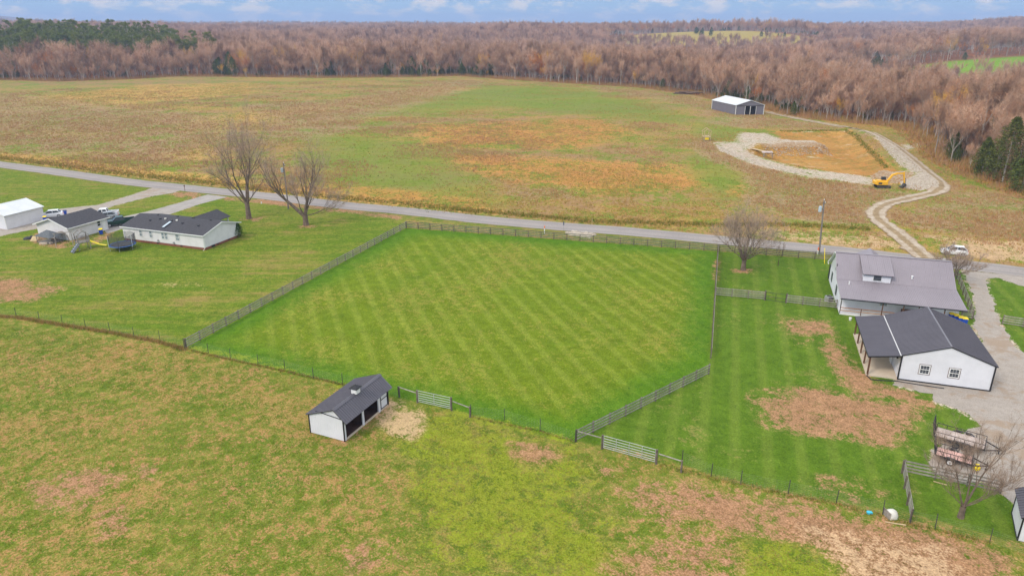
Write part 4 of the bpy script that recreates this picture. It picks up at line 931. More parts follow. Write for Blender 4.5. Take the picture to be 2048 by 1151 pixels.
def tube_gate(a, c, label, rails=7, h=1.25, m=M['galv'], bars=3, lift=.2):
    a, c = Vector((a.x, a.y, 0)), Vector((c.x, c.y, 0)); ln = (c-a).length
    t_ = thing('farm_gate', label, 'gate', a, math.atan2((c-a).y, (c-a).x))
    x0, x1 = .12, ln-.12
    part('gate_frame', MB().tube([(x0, 0, lift), (x1, 0, lift)], .028, 6).tube([(x0, 0, lift+h), (x1, 0, lift+h)], .028, 6).tube([(x0, 0, lift), (x0, 0, lift+h)], .028, 6).tube([(x1, 0, lift), (x1, 0, lift+h)], .028, 6), m, t_)
    for i in range(1, rails-1):
        z = lift+h*(i/(rails-1))**1.15
        part('rail', MB().tube([(x0, 0, z), (x1, 0, z)], .03, 6), m, t_)
    for i in range(bars):
        x = x0+(x1-x0)*(i+1)/(bars+1); part('upright', MB().box((x, -.03, lift+h/2), (.05, .02, h)), m, t_)
    for x in (0, ln): part('gate_post', MB().cyl((x, 0, .75), .1, 1.5, 10), M['post'], t_)
    return t_
tube_gate(P(835, 805), P(903, 820), 'galvanised tube gate right of the horse shed', 6, bars=1)
tube_gate(P(1204, 897), P(1312, 927), 'long galvanised tube gate below the diagonal board fence', 6)
tube_gate(P(1529, 600), P(1572, 606), 'black metal double gate in the yard fence', 3, 1.15, M['blk'], 1, .12)
def brace_rail(a, c, z, label, endpost=None):
    a, c = Vector((a.x, a.y, 0)), Vector((c.x, c.y, 0)); t_ = thing('brace_rail', label, 'fence rail', a)
    part('rail', MB().tube([(0, 0, z), (c-a)+Vector((0, 0, z))], .055, 8), M['wood'], t_)
    for e in (endpost or ()): part('post', MB().cyl((c-a)*e+Vector((0, 0, .62)), .08, 1.25, 10), M['post'], t_)
brace_rail(P(799, 793), P(833, 804.5), 1.15, 'round wooden rail between the horse shed and the upper tube gate', (0,))
brace_rail(P(906, 821), P(940, 834), 1.1, 'round wooden rail running right from the upper tube gate', (1,))
brace_rail(P(1155, 884), P(1201, 897), 1.2, 'round wooden rail joining diagonal fence and lower tube gate')
brace_rail(P(1316, 929), P(1362, 944), 1.15, 'round wooden rail running right from the lower tube gate', (1,))

# ------------------------------------------------------------------ vehicles
def wheels(t_, xs, w, r=.34, lab=None):
    for x in xs:
        for s in (-1, 1):
            tb = part('wheel', MB().cyl((0, 0, 0), r, .22, 18, 'Y'), M['rub'], t_, (x, s*(w/2-.1), r))
            part('rim', MB().cyl((0, s*.1, 0), r*.62, .05, 14, 'Y'), M['rim'], tb)
def loft(mb, secs):                       # sections: (x, half width, z low, z high, taper at top)
    n = len(secs); vs = []
    for x, hw, zl, zh, tp in secs:
        vs += [(x, -hw*.94, zl), (x, -hw, zl+(zh-zl)*.35), (x, -hw, zl+(zh-zl)*.7), (x, -hw*tp, zh), (x, hw*tp, zh), (x, hw, zl+(zh-zl)*.7), (x, hw, zl+(zh-zl)*.35), (x, hw*.94, zl)]
    fs = [(i*8+k, (i+1)*8+k, (i+1)*8+(k+1) % 8, i*8+(k+1) % 8) for i in range(n-1) for k in range(8)]
    fs += [tuple(range(8)), tuple(range((n-1)*8, n*8))[::-1]]
    return mb.add(vs, fs)
def car(loc, rz, paint, label, suv=False, group=None):
    t_ = thing('parked_car', label, 'car', loc, rz, group); Lc, w = 4.5, 1.8; up = .12 if suv else 0
    part('body', loft(MB(), [(-2.25, .74, .35, .78+up, .9), (-2.1, .86, .25, .98+up, .92), (-1.2, .9, .22, 1.0+up, .94), (0, .9, .22, .98+up, .94), (1.0, .9, .22, .94, .94), (1.9, .87, .24, .82, .9), (2.25, .7, .35, .62, .85)]), paint, t_, smooth=False)
    zc, zt = .95+up*.6, 1.42+up*1.6; bx = -2.0 if suv else -1.75
    gl = MB().add([(bx, -.78, zc), (1.15, -.78, zc), (1.15, .78, zc), (bx, .78, zc), (bx+.55, -.6, zt), (.35, -.6, zt), (.35, .6, zt), (bx+.55, .6, zt)], [(0, 1, 5, 4), (1, 2, 6, 5), (2, 3, 7, 6), (3, 0, 4, 7), (4, 5, 6, 7)])
    part('window', gl, M['glass'], t_)
    part('roof', MB().box(((bx+.9)/2, 0, zt+.02), (1.55-bx*.15+ (.1 if suv else 0), 1.26, .05)), paint, t_)
    for s in (-1, 1):
        part('pillar', MB().beam((bx+.02, s*.79, zc), (bx+.56, s*.61, zt+.01), .07).beam((1.13, s*.79, zc), (.36, s*.61, zt+.01), .06).beam((-.35, s*.795, zc), (-.35, s*.61, zt), .06, .08), paint, t_)
        part('headlight', MB().box((2.08, s*.6, .66), (.25, .34, .16)), M['lamp'], t_); part('taillight', MB().box((-2.16, s*.64, .82+up), (.14, .3, .2)), M['red'], t_)
        part('mirror', MB().box((.85, s*.95, 1.02), (.14, .18, .12)), paint, t_)
    wheels(t_, (-1.35, 1.4), w)
    return t_
def pickup(loc, rz, paint, label):
    t_ = thing('pickup_truck', label, 'pickup truck', loc, rz)
    part('body', loft(MB(), [(2.0+.75, .84, .5, 1.0, .88), (2.4, .95, .42, 1.14, .92), (1.3, .97, .4, 1.2, .94), (1.0, .97, .4, 1.18, .95), (-.9, .97, .4, 1.18, .95)][::-1]), paint, t_)
    bd = MB(); bd.box((-1.85, 0, .62), (1.9, 1.88, .14))
    for s in (-1, 1): bd.box((-1.85, s*.92, .9), (1.9, .1, .58))
    bd.box((-2.77, 0, .9), (.08, 1.76, .56)); part('bed', bd, paint, t_)
    part('bed_liner', MB().box((-1.85, 0, .71), (1.8, 1.7, .04)), M['blk'], t_)
    part('window', MB().add([(-.9, -.88, 1.17), (1.15, -.88, 1.17), (1.15, .88, 1.17), (-.9, .88, 1.17), (-.7, -.7, 1.72), (.5, -.7, 1.72), (.5, .7, 1.72), (-.7, .7, 1.72)], [(0, 1, 5, 4), (1, 2, 6, 5), (2, 3, 7, 6), (3, 0, 4, 7), (4, 5, 6, 7)]), M['glass'], t_)
    part('roof', MB().box((-.1, 0, 1.745), (1.25, 1.46, .06)), paint, t_)
    for s in (-1, 1):
        part('pillar', MB().beam((-.9, s*.89, 1.17), (-.71, s*.71, 1.73), .1).beam((1.14, s*.89, 1.17), (.51, s*.71, 1.73), .07).beam((.05, s*.89, 1.17), (.0, s*.71, 1.73), .08), paint, t_)
        part('headlight', MB().box((2.7, s*.68, .88), (.12, .34, .2)), M['lamp'], t_); part('taillight', MB().box((-2.8, s*.86, .95), (.06, .14, .34)), M['red'], t_)
        part('mirror', MB().box((.95, s*1.06, 1.28), (.14, .2, .2)), M['blk'], t_)
    part('bumper', MB().box((2.78, 0, .55), (.14, 1.7, .2)).box((-2.86, 0, .5), (.12, 1.7, .18)), M['rim'], t_)
    wheels(t_, (-1.75, 1.85), 1.9, .4)
    return t_
pc = P(1907, 508); wc_ = car(pc, math.radians(158), M['cwhite'], 'white hatchback driving on the road beside the farmhouse', True); wc_.scale = (.9, .9, .9)
car(P(104, 434), math.radians(204), M['cwhite'], 'white sedan parked by the plain white metal shed')
pickup(P(208, 434), math.radians(200), M['cwhite'], 'white pickup truck half hidden behind the neighbour garage')
pickup(P(240, 450), math.radians(213), M['cgreen'], 'dark green pickup truck parked between the garage and the long white house')
car(P(213, 438), math.radians(213), M['cgrey'], 'silver car beyond the dark green pickup')

def trailer(loc, rz, Lt, Wt, label, deck, wheels_x, planksn=7, rimm=None):
    t_ = thing('utility_trailer', label, 'trailer', loc, rz)
    zb = .55; fr = MB()
    for s in (-1, 1): fr.box((Lt/2, s*Wt/2, zb), (Lt, .08, .12))
    for k in range(6): fr.box((Lt*k/5, 0, zb-.02), (.07, Wt-.09, .08))
    fr.beam((Lt, -Wt/2, zb-.03), (Lt+1.3, 0, zb-.03), .08, .1); fr.beam((Lt, Wt/2, zb-.03), (Lt+1.3, 0, zb-.03), .08, .1)
    part('frame', fr, M['blk'], t_)
    for k in range(planksn):
        y = -Wt/2+.06+(Wt-.12)*(k+.5)/planksn
        part('deck_board', MB().box((Lt/2, y, zb+.075), (Lt-.1, (Wt-.12)/planksn-.012, .04)), deck, t_)
    rl = MB()
    for s in (-1, 1):
        rl.beam((0, s*Wt/2, zb+.5), (Lt, s*Wt/2, zb+.5), .05)
        for k in range(6): rl.box((Lt*k/5, s*Wt/2, zb+.28), (.05, .05, .42))
    rl.beam((Lt, -Wt/2, zb+.5), (Lt, Wt/2, zb+.5), .05); part('side_rail', rl, M['blk'], t_)
    rp = MB(); hh = 1.35
    for y in (-Wt/2+.05, Wt/2-.05): rp.beam((-.06, y, zb), (-.32, y, zb+hh), .05)
    for k in range(6): rp.beam((-.06-.26*k/5, -Wt/2+.05, zb+hh*k/5), (-.06-.26*k/5, Wt/2-.05, zb+hh*k/5), .045)
    for k in range(1, 7): y = -Wt/2+Wt*k/7; rp.beam((-.06, y, zb), (-.32, y, zb+hh), .03)
    part('ramp_gate', rp, M['blk'], t_)
    for s in (-1, 1):
        for x in wheels_x:
            tb = part('wheel', MB().cyl((0, 0, 0), .33, .2, 18, 'Y'), M['rub'], t_, (x, s*(Wt/2+.17), .33))
            part('rim', MB().cyl((0, s*.09, 0), .2, .05, 14, 'Y'), rimm or M['cwhite'], tb)
        xm = sum(wheels_x)/len(wheels_x); hl = .42+(max(wheels_x)-min(wheels_x))/2
        fd = MB().box((xm, s*(Wt/2+.17), .74), (hl*1.5, .25, .03)).beam((xm-hl*.75, s*(Wt/2+.17), .74), (xm-hl*1.1, s*(Wt/2+.17), .52), .25, .03).beam((xm+hl*.75, s*(Wt/2+.17), .74), (xm+hl*1.1, s*(Wt/2+.17), .52), .25, .03)
        part('fender', fd, M['blk'], t_)
    part('jack', MB().box((Lt+1.1, 0, .45), (.08, .08, .8)), M['blk'], t_)
    return t_
def trail_at(nl, nr, fl, zb, *a):
    A0, B0, F0 = P(*nl, zb), P(*nr, zb), P(*fl, zb); d = B0-A0; rz = math.atan2(d.y, d.x); nrm = Vector((-math.sin(rz), math.cos(rz), 0))
    wd = (F0-A0).dot(nrm); base = A0+nrm*wd/2; base.z = 0
    return base, rz, d.length, wd
ba, rz, ln, wd = trail_at((1869.7, 867), (1969.8, 895), (1876, 856), .63)
trailer(ba, rz, ln, max(wd, 1.9), 'longer black utility trailer with pale plank deck, the far one of two', M['plyw'], (ln*.45, ln*.45+.8), rimm=M['dsteel'])
ba, rz, ln, wd = trail_at((1871.3, 907.6), (1944, 928), (1879, 893.5), .63)
trailer(ba, rz, ln, max(wd, 1.5), 'shorter black utility trailer with pinkish plank deck and white wheel rim', M['plyp'], (ln*.42,))
solo('cable_spool', MB().box((0, 0, .12), (.5, .35, .24), .4).box((.15, .2, .28), (.3, .25, .2), -.3), M['biny'], 'yellow bundle lying at the nose of the shorter trailer', 'bundle', G(1953, 938))

# ---- excavator
ep = P(1764, 375); ex = thing('excavator', 'yellow excavator with raised boom standing beside the rock bank', 'excavator', ep, math.radians(-4)); 
SCX = 1.0
for s in (-1, 1):
    tr = MB(); pts = [(-1.9, .25), (-1.75, .08), (1.75, .08), (1.9, .25), (1.9, .6), (1.75, .8), (-1.75, .8), (-1.9, .6)]
    y0, y1 = s*1.15-.28, s*1.15+.28
    vs = [(x, y0, z) for x, z in pts]+[(x, y1, z) for x, z in pts]; m_ = len(pts)
    tr.add(vs, [tuple(range(m_)), tuple(range(m_, 2*m_))[::-1]]+[(i, i+m_, (i+1) % m_+m_, (i+1) % m_) for i in range(m_)])
    for k in range(14): tr.box((-1.7+k*.26, s*1.15, .82), (.12, .6, .05))
    part('track', tr, M['dsteel'], ex)
part('undercarriage', MB().box((0, 0, .65), (1.6, 1.8, .4)).cyl((0, 0, .92), .7, .2, 16), M['dsteel'], ex)
bd = MB().box((-.6, 0, 1.5), (3.0, 2.5, .95)).add([(-2.1, -1.25, 1.05), (-2.1, 1.25, 1.05), (-2.6, 1.0, 1.15), (-2.6, -1.0, 1.15), (-2.1, -1.25, 2.1), (-2.1, 1.25, 2.1), (-2.6, 1.0, 1.95), (-2.6, -1.0, 1.95)], [(0, 1, 2, 3), (7, 6, 5, 4), (0, 3, 7, 4), (3, 2, 6, 7), (2, 1, 5, 6)])
bd.box((-1.3, -.1, 2.1), (1.3, 1.7, .3)); part('housing', bd, M['yel'], ex)
part('engine_grille', MB().box((-1.2, -1.27, 1.5), (1.0, .04, .5)), M['dsteel'], ex)
cb = MB().box((.35, .75, 2.0), (1.3, .95, .3)); cab = part('cab', cb, M['yel'], ex)
part('window', MB().add([(-.3, .3, 2.15), (1.0, .3, 2.15), (1.0, 1.2, 2.15), (-.3, 1.2, 2.15), (-.25, .35, 2.95), (.75, .35, 2.95), (.75, 1.15, 2.95), (-.25, 1.15, 2.95)], [(0, 1, 5, 4), (1, 2, 6, 5), (2, 3, 7, 6), (3, 0, 4, 7), (4, 5, 6, 7)]), M['glass'], cab)
part('roof', MB().box((.25, .75, 3.0), (1.15, .95, .1)), M['dsteel'], cab)
part('boom', MB().beam((.9, -.1, 1.7), (2.4, -.1, 3.9), .42, .7, (0, 1, 0)).beam((2.3, -.1, 3.75), (3.8, -.1, 4.35), .4, .6, (0, 1, 0)).beam((3.7, -.1, 4.3), (5.6, -.1, 4.2), .38, .45, (0, 1, 0)), M['yel'], ex)
part('hydraulic_ram', MB().tube([(1.3, .2, 1.5), (2.7, .2, 3.5)], .08, 8).tube([(3.0, -.1, 4.6), (5.3, -.1, 4.75)], .08, 8), M['rim'], ex)
part('stick', MB().beam((5.3, -.1, 4.7), (6.0, -.1, 1.5), .34, .42, (0, 1, 0)), M['yel'], ex)
part('linkage', MB().beam((6.25, -.1, 2.6), (6.35, -.1, 1.5), .12).beam((5.85, -.1, 3.0), (6.3, -.1, 2.5), .1), M['dsteel'], ex)
bu = MB(); prof = [(6.1, 1.5), (6.45, 1.1), (6.3, .45), (5.7, .15), (5.1, .3), (4.95, .5), (5.6, .55), (5.9, 1.2)]
m_ = len(prof); bu.add([(x, -.75, z) for x, z in prof]+[(x, .55, z) for x, z in prof], [tuple(range(m_)), tuple(range(m_, 2*m_))[::-1]]+[(i, i+m_, (i+1) % m_+m_, (i+1) % m_) for i in range(m_)])
for k in range(5): bu.box((4.85, -.65+k*.28, .38), (.25, .09, .08))
part('bucket', bu, M['dsteel'], ex)
ex.scale = (.82, .82, .82)

# ------------------------------------------------------------------ yard things
def bin_(loc, rz, label, group=None, lid=None):
    t_ = thing('wheelie_bin', label, 'wheelie bin', loc, rz, group)
    part('tub', MB().add([(-.24, -.28, .08), (.24, -.28, .08), (.24, .24, .08), (-.24, .24, .08), (-.31, -.36, 1.0), (.31, -.36, 1.0), (.31, .36, 1.0), (-.31, .36, 1.0)], [(3, 2, 1, 0), (4, 5, 6, 7), (0, 1, 5, 4), (1, 2, 6, 5), (2, 3, 7, 6), (3, 0, 4, 7)]), M['binb'], t_)
    part('lid', MB().add([(-.34, -.4, 1.0), (.34, -.4, 1.0), (.34, .4, 1.0), (-.34, .4, 1.0), (-.28, -.3, 1.1), (.28, -.3, 1.1), (.28, .34, 1.12), (-.28, .34, 1.12)], [(3, 2, 1, 0), (4, 5, 6, 7), (0, 1, 5, 4), (1, 2, 6, 5), (2, 3, 7, 6), (3, 0, 4, 7)]), lid or M['biny'], t_)
    for s in (-1, 1): part('wheel', MB().cyl((s*.27, .28, .12), .12, .06, 12, 'X'), M['rub'], t_)
    part('handle', MB().tube([(-.25, .42, .98), (.25, .42, .98)], .02, 6), M['rub'], t_)
for px, py, lb in ((1901, 641, 'leftmost blue bin with yellow lid in the row beside the farmhouse'), (1910, 644, 'second from left blue bin with yellow lid in the row of four'), (1919, 648, 'third from left blue bin with yellow lid in the row of four'), (1927, 650, 'rightmost blue bin with yellow lid, nearest the driveway fence')):
    bin_(P(px, py), -.3, lb, 'blue and yellow bins behind the garage')
bin_(P(203, 468.5), .4, 'blue bin with yellow lid against the neighbour garage wall')
bin_(P(91, 443), .4, 'yellow-lidded bin behind the corner of the neighbour garage')
bin_(P(131, 431), .3, 'dark navy bin with navy lid beside the gravel drive', lid=M['navy'])
# trampoline
tp = thing('trampoline', 'round blue-rimmed trampoline with dark safety net in front of the long house', 'trampoline', P(247, 497.5), .2)
r = 2.12
part('mat', MB().cyl((0, 0, .86), r-.25, .03, 32), M['netting'], tp)
rg = MB(); nn = 32
rg.add([(math.cos(2*PI*i/nn)*q, math.sin(2*PI*i/nn)*q, z) for q, z in ((r-.28, .9), (r, .9), (r, .82)) for i in range(nn)], [(k*nn+i, k*nn+(i+1) % nn, (k+1)*nn+(i+1) % nn, (k+1)*nn+i) for k in range(2) for i in range(nn)])
part('rim_pad', rg, M['tblue'], tp)
for i in range(6):
    a = 2*PI*(i+.5)/6; c, s = math.cos(a), math.sin(a)
    part('leg', MB().tube([(c*r*.96, s*r*.96, .85), (c*r*.98, s*r*.98, 0)], .03, 6), M['galv'], tp)
    part('net_pole', MB().tube([(c*r*1.03, s*r*1.03, .6), (c*r*1.03, s*r*1.03, 2.65)], .035, 6), M['trans'] if i % 2 else M['netting'], tp)
# net = lattice of cords
nt = MB()
for i in range(56):
    a = 2*PI*i/56; nt.tube([(math.cos(a)*(r-.1), math.sin(a)*(r-.1), .9), (math.cos(a)*(r-.06), math.sin(a)*(r-.06), 2.6+.06*math.cos(6*a))], .022, 3, False)
for k in range(12):
    z = .95+k*.15; nt.tube([(math.cos(2*PI*i/32)*(r-.09), math.sin(2*PI*i/32)*(r-.09), z+(.05*math.cos(6*2*PI*i/32) if k == 11 else 0)) for i in range(33)], .022, 3, False)
part('safety_net', nt, M['netting'], tp)
# play tower
pt = thing('play_tower', 'weathered wooden play tower with yellow slide and climbing wall', 'playset', P(168, 497), .75)
for x, y in ((-.9, -.9), (.9, -.9), (.9, .9), (-.9, .9)): part('post', MB().box((x, y, 1.35), (.12, .12, 2.7)), M['wood'], pt)
part('deck', MB().box((0, 0, 1.3), (1.9, 1.9, .1)), M['wood'], pt)
for s in (-1, 1):
    for k in range(9): part('baluster', MB().box((-.8+k*.2, s*.95, 1.78), (.09, .03, .85)), M['wood'], pt)
for k in range(9): part('baluster', MB().box((.95, -.8+k*.2, 1.78), (.03, .09, .85)), M['wood'], pt)
for s in (-1, 1): part('rafter', MB().beam((s*.95, -.95, 2.65), (0, -.95, 3.3), .09).beam((s*.95, .95, 2.65), (0, .95, 3.3), .09), M['wood'], pt)
part('ridge_board', MB().box((0, 0, 3.3), (.09, 2.1, .09)).box((-.6, 0, 2.92), (.05, 2.0, .4), ry=-.6), M['wood'], pt)
part('slide', MB().beam((.95, -.3, 1.35), (2.3, -.9, .55), .5, .06).beam((2.3, -.9, .55), (3.3, -1.3, .25), .5, .06).beam((.95, -.05, 1.42), (2.3, -.65, .62), .05, .16), M['slide'], pt)
part('climbing_wall', MB().beam((-.9, -1.0, 1.3), (-2.2, -1.4, .05), 1.1, .06), M['tarp'], pt)
for k in range(4):
    s = (k+.5)/4; part('rung', MB().beam((-.9-1.3*s-.2, -1.4-.4*s+.25, 1.36-1.25*s), (-.9-1.3*s+.2, -.6-.4*s-.1, 1.42-1.25*s), .09), M['trans'], pt)
sw = thing('swing_frame', 'thin A-frame swing stand left of the play tower', 'swing', P(130, 490), .5)
for x in (-1.3, 1.3): part('leg', MB().beam((x, -1.0, 0), (x*.98, 0, 2.3), .08).beam((x, 1.0, 0), (x*.98, 0, 2.3), .08), M['wood'], sw)
part('top_beam', MB().beam((-1.5, 0, 2.3), (1.5, 0, 2.3), .1), M['wood'], sw)
for x in (-.5, .5): part('swing_seat', MB().box((x, 0, .5), (.45, .18, .03)).tube([(x-.2, 0, .5), (x-.2, 0, 2.28)], .015, 4).tube([(x+.2, 0, .5), (x+.2, 0, 2.28)], .015, 4), M['blk'], sw)
cp = thing('chicken_coop', 'grey tarp-covered chicken run beside the neighbour garage', 'coop', P(101, 483), -.35)
part('frame', MB().box((0, 0, .08), (3.4, 2.4, .08)).beam((-1.7, -1.2, 0), (-1.7, -1.2, 1.3), .08).beam((1.7, -1.2, 0), (1.7, -1.2, 1.3), .08).beam((-1.7, 1.2, 0), (-1.7, 1.2, 1.3), .08).beam((1.7, 1.2, 0), (1.7, 1.2, 1.3), .08), M['wood'], cp)
part('tarp_roof', MB().slab([(-1.9, -1.4, 1.25), (1.9, -1.4, 1.15), (.3, 0, 2.15), (-.3, 0, 2.2)], .03).slab([(1.9, -1.4, 1.15), (1.9, 1.4, 1.2), (.3, 0, 2.15)], .03).slab([(1.9, 1.4, 1.2), (-1.9, 1.4, 1.2), (-.3, 0, 2.2), (.3, 0, 2.15)], .03).slab([(-1.9, 1.4, 1.2), (-1.9, -1.4, 1.25), (-.3, 0, 2.2)], .03), M['tarp'], cp)
nt = MB()
for k in range(14): nt.tube([(-1.7+k*.26, -1.2, .1), (-1.7+k*.26, -1.2, 1.25)], .012, 3, False)
for k in range(7): nt.tube([(-1.7, -1.2, .15+k*.17), (1.7, -1.2, .15+k*.17)], .012, 3, False)
part('wire_mesh', nt, M['galv'], cp)
solo('wire_hoop', MB().tube([(math.cos(a)*1.5, 0, math.sin(a)*1.6) for a in [PI*i/12 for i in range(13)]], .06, 6).tube([(math.cos(a)*1.5, .8, math.sin(a)*1.6) for a in [PI*i/12 for i in range(13)]], .06, 6).add([(math.cos(PI*i/12)*1.5, y, math.sin(PI*i/12)*1.58) for y in (.05, .75) for i in range(4, 10)], [(i, i+1, i+7, i+6) for i in range(5)]), M['wood'], 'arched pale hoop shelter leaning by the white garage gable', 'shelter', P(122, 482), .1)
solo('dark_heap', MB().dome((0, 0, 0), .9, .5, 12, 4, .5).dome((.5, .2, 0), .5, .6, 10, 4), M['blk'], 'black bundle on the lawn left of the chicken run', 'heap', P(57, 478), .3, smooth=True)
solo('cardboard_sheet', MB().slab([(-.6, -.4, .02), (.6, -.4, .05), (.7, .4, .9), (-.4, .5, .7)], .04), M['lgt'], 'tan board leaning beside the black bundle', 'board', P(69, 481), .2)
solo('rubble', MB().box((0, 0, .15), (.8, .5, .3), .4).box((.9, .3, .12), (.5, .4, .24), 1.).box((-.8, .2, .1), (.5, .5, .2)), M['conc'], 'low pieces of rubble in front of the chicken run', 'rubble', P(90, 488))
# mailbox, markers, sign
mb_ = thing('mailbox', 'dark roadside mailbox on a wooden post at the gravel drive', 'mailbox', P(370, 382), .3)
part('post', MB().box((0, 0, .55), (.1, .1, 1.1)), M['brown'], mb_); part('box', MB().box((0, .1, 1.2), (.22, .5, .2)).cyl((0, .1, 1.3), .11, .5, 12, 'Y'), M['brown'], mb_)
sg = thing('road_sign', 'blue road sign on a post beside the road', 'sign', P(1127, 461), .25)
part('post', MB().box((0, 0, .9), (.06, .06, 1.8)), M['galv'], sg); part('panel', MB().box((0, -.04, 1.45), (.16, .03, .75)), M['navy'], sg)
mk = thing('marker_post', 'white marker post with orange top behind the paddock fence', 'marker', P(1089, 466))
part('tube', MB().cyl((0, 0, .5), .08, 1.0, 10), M['trimw'], mk); part('cap', MB().cyl((0, 0, 1.2), .09, .45, 10), M['orange'], mk)
mk = thing('marker_post', 'slim pale marker stake beyond the road', 'marker', P(1184, 449))
part('stake', MB().box((0, 0, .65), (.08, .05, 1.3)), M['lgt'], mk)
solo('survey_marker', MB().box((0, 0, .2), (.2, .1, .45)), M['trimw'], 'small white marker between the two big bare trees', 'marker', P(523, 407))
mk = thing('cable_marker', 'orange and white marker at the foot of the utility pole', 'marker', P(1635, 509))
part('tube', MB().cyl((0, 0, .4), .09, .8, 10), M['trimw'], mk); part('cap', MB().cyl((0, 0, 1.05), .1, .5, 10), M['orange'], mk)
solo('guy_guard', MB().tube([(0, 0, 0), (.05, .9, 2.4)], .05, 8), M['biny'], 'yellow guy-wire guard left of the farmhouse', 'guy guard', P(1649, 527))
def pole(loc, h, label, lean=(0, 0)):
    t_ = thing('utility_pole', label, 'utility pole', loc)
    tp_ = Vector((lean[0], lean[1], h))
    part('mast', MB().tube([(0, 0, 0), tp_], [.16, .11], 10), M['polew'], t_)
    part('transformer', MB().cyl(tp_+Vector((-.45, 0, -1.5)), .27, .85, 14).cyl(tp_+Vector((-.45, 0, -1.05)), .2, .08, 12), M['trans'], t_)
    part('bracket', MB().box(tp_+Vector((-.2, 0, -1.5)), (.3, .08, .1)).box(tp_+Vector((.1, 0, -.5)), (.5, .1, .1)), M['dsteel'], t_)
    part('insulator', MB().cyl(tp_+Vector((.25, 0, -.35)), .06, .25, 8).cyl(tp_+Vector((0, 0, .1)), .06, .22, 8), M['trimw'], t_)
pole(P(1638, 508), 9.4, 'wooden utility pole with grey transformer by the farmhouse', (-.55, 0))
pole(P(577, 418), 9.8, 'wooden utility pole with transformer seen through the bare trees')
# hutch, tub, boards
hu = thing('calf_hutch', 'cream domed calf hutch beside the left pen fence', 'hutch', P(1783, 1032), .15)
hd = MB(); nn = 14
prof = [(-.62, .72), (-.3, .8), (.15, .78), (.45, .6), (.6, .3)]
vs = []
for x, rr in prof: vs += [(x, math.cos(PI*i/nn)*rr*.85, .02+math.sin(PI*i/nn)*rr*1.2) for i in range(nn+1)]
fs = [(k*(nn+1)+i, k*(nn+1)+i+1, (k+1)*(nn+1)+i+1, (k+1)*(nn+1)+i) for k in range(len(prof)-1) for i in range(nn)]
fs.append(tuple((len(prof)-1)*(nn+1)+i for i in range(nn+1)))
hu.scale = (.7, .7, .7); hd.add(vs, fs); part('shell', hd, M['cream'], hu, smooth=True)
part('door_frame', MB().box((-.66, 0, .45), (.05, 1.25, .9)), M['wood'], hu)
solo('water_tub', MB().cyl((0, 0, .14), .24, .28, 14, r2=.3).box((.3, 0, .14), (.3, .4, .26)), M['turq'], 'turquoise water tub left of the calf hutch', 'tub', P(1737, 1026)).scale = (.6, .6, .6)
solo('white_board', MB().box((0, 0, .05), (1.5, .1, .05)), M['lgt'], 'pale board lying on the soil below the calf hutch', 'board', P(1791, 1047), -.25)
solo('fallen_plank', MB().box((0, 0, .04), (1.0, .1, .04)), M['lgt'], 'loose plank on the grass inside the small pen', 'plank', P(1880, 966), -.55)
# lookout tower and dock at the pond
lk = thing('lookout_tower', 'small wooden play lookout with yellow panel left of the drained pond', 'playset', P(1412, 281), .1)
for x, y in ((-1.1, -1), (1.1, -1), (1.1, 1), (-1.1, 1)): part('post', MB().box((x, y, 1.5), (.16, .16, 3.0)), M['lgt'], lk)
part('deck', MB().box((0, 0, 1.4), (2.4, 2.2, .12)).box((0, -1.05, 2.1), (2.3, .08, .12)), M['lgt'], lk)
part('yellow_panel', MB().box((-.2, -1.1, .75), (1.3, .06, .7)), M['biny'], lk)
part('rafter', MB().beam((-1.4, -1, 3.0), (0, -1, 4.1), .16).beam((1.4, -1, 3.0), (0, -1, 4.1), .16).beam((-1.4, 1, 3.0), (0, 1, 4.1), .16).beam((1.4, 1, 3.0), (0, 1, 4.1), .16).box((0, 0, 4.1), (.14, 2.2, .14)), M['lgt'], lk)
part('base_frame', MB().box((0, -1.05, .3), (2.6, .12, .14)).box((0, -1.05, 1.05), (2.3, .08, .1)), M['wood'], lk)
dk = thing('dock', 'wooden dock with square platform standing in the drained pond', 'dock', P(1533, 308), 0)
a, c = P(1503, 300)-P(1533, 308), P(1528, 306)-P(1533, 308)
for k in range(14):
    q = a.lerp(c, k/13); part('deck_board', MB().box((q.x, q.y, .55), (.36, 1.3, .07), math.atan2((c-a).y, (c-a).x)), M['lgt'], dk)
for k in range(9): part('deck_board', MB().box((-1.3+k*.36, 0, .62), (.33, 3.0, .08), -.25), M['plyw'], dk)
part('leg', MB().box((-1.2, -1.2, -.2), (.18, .18, 1.5)), M['wood'], dk); part('leg', MB().box((1.4, -1.3, -.2), (.18, .18, 1.5)), M['wood'], dk)
part('skirt', MB().box((.1, -1.55, .5), (3.0, .06, .22), -.25), M['brown'], dk)

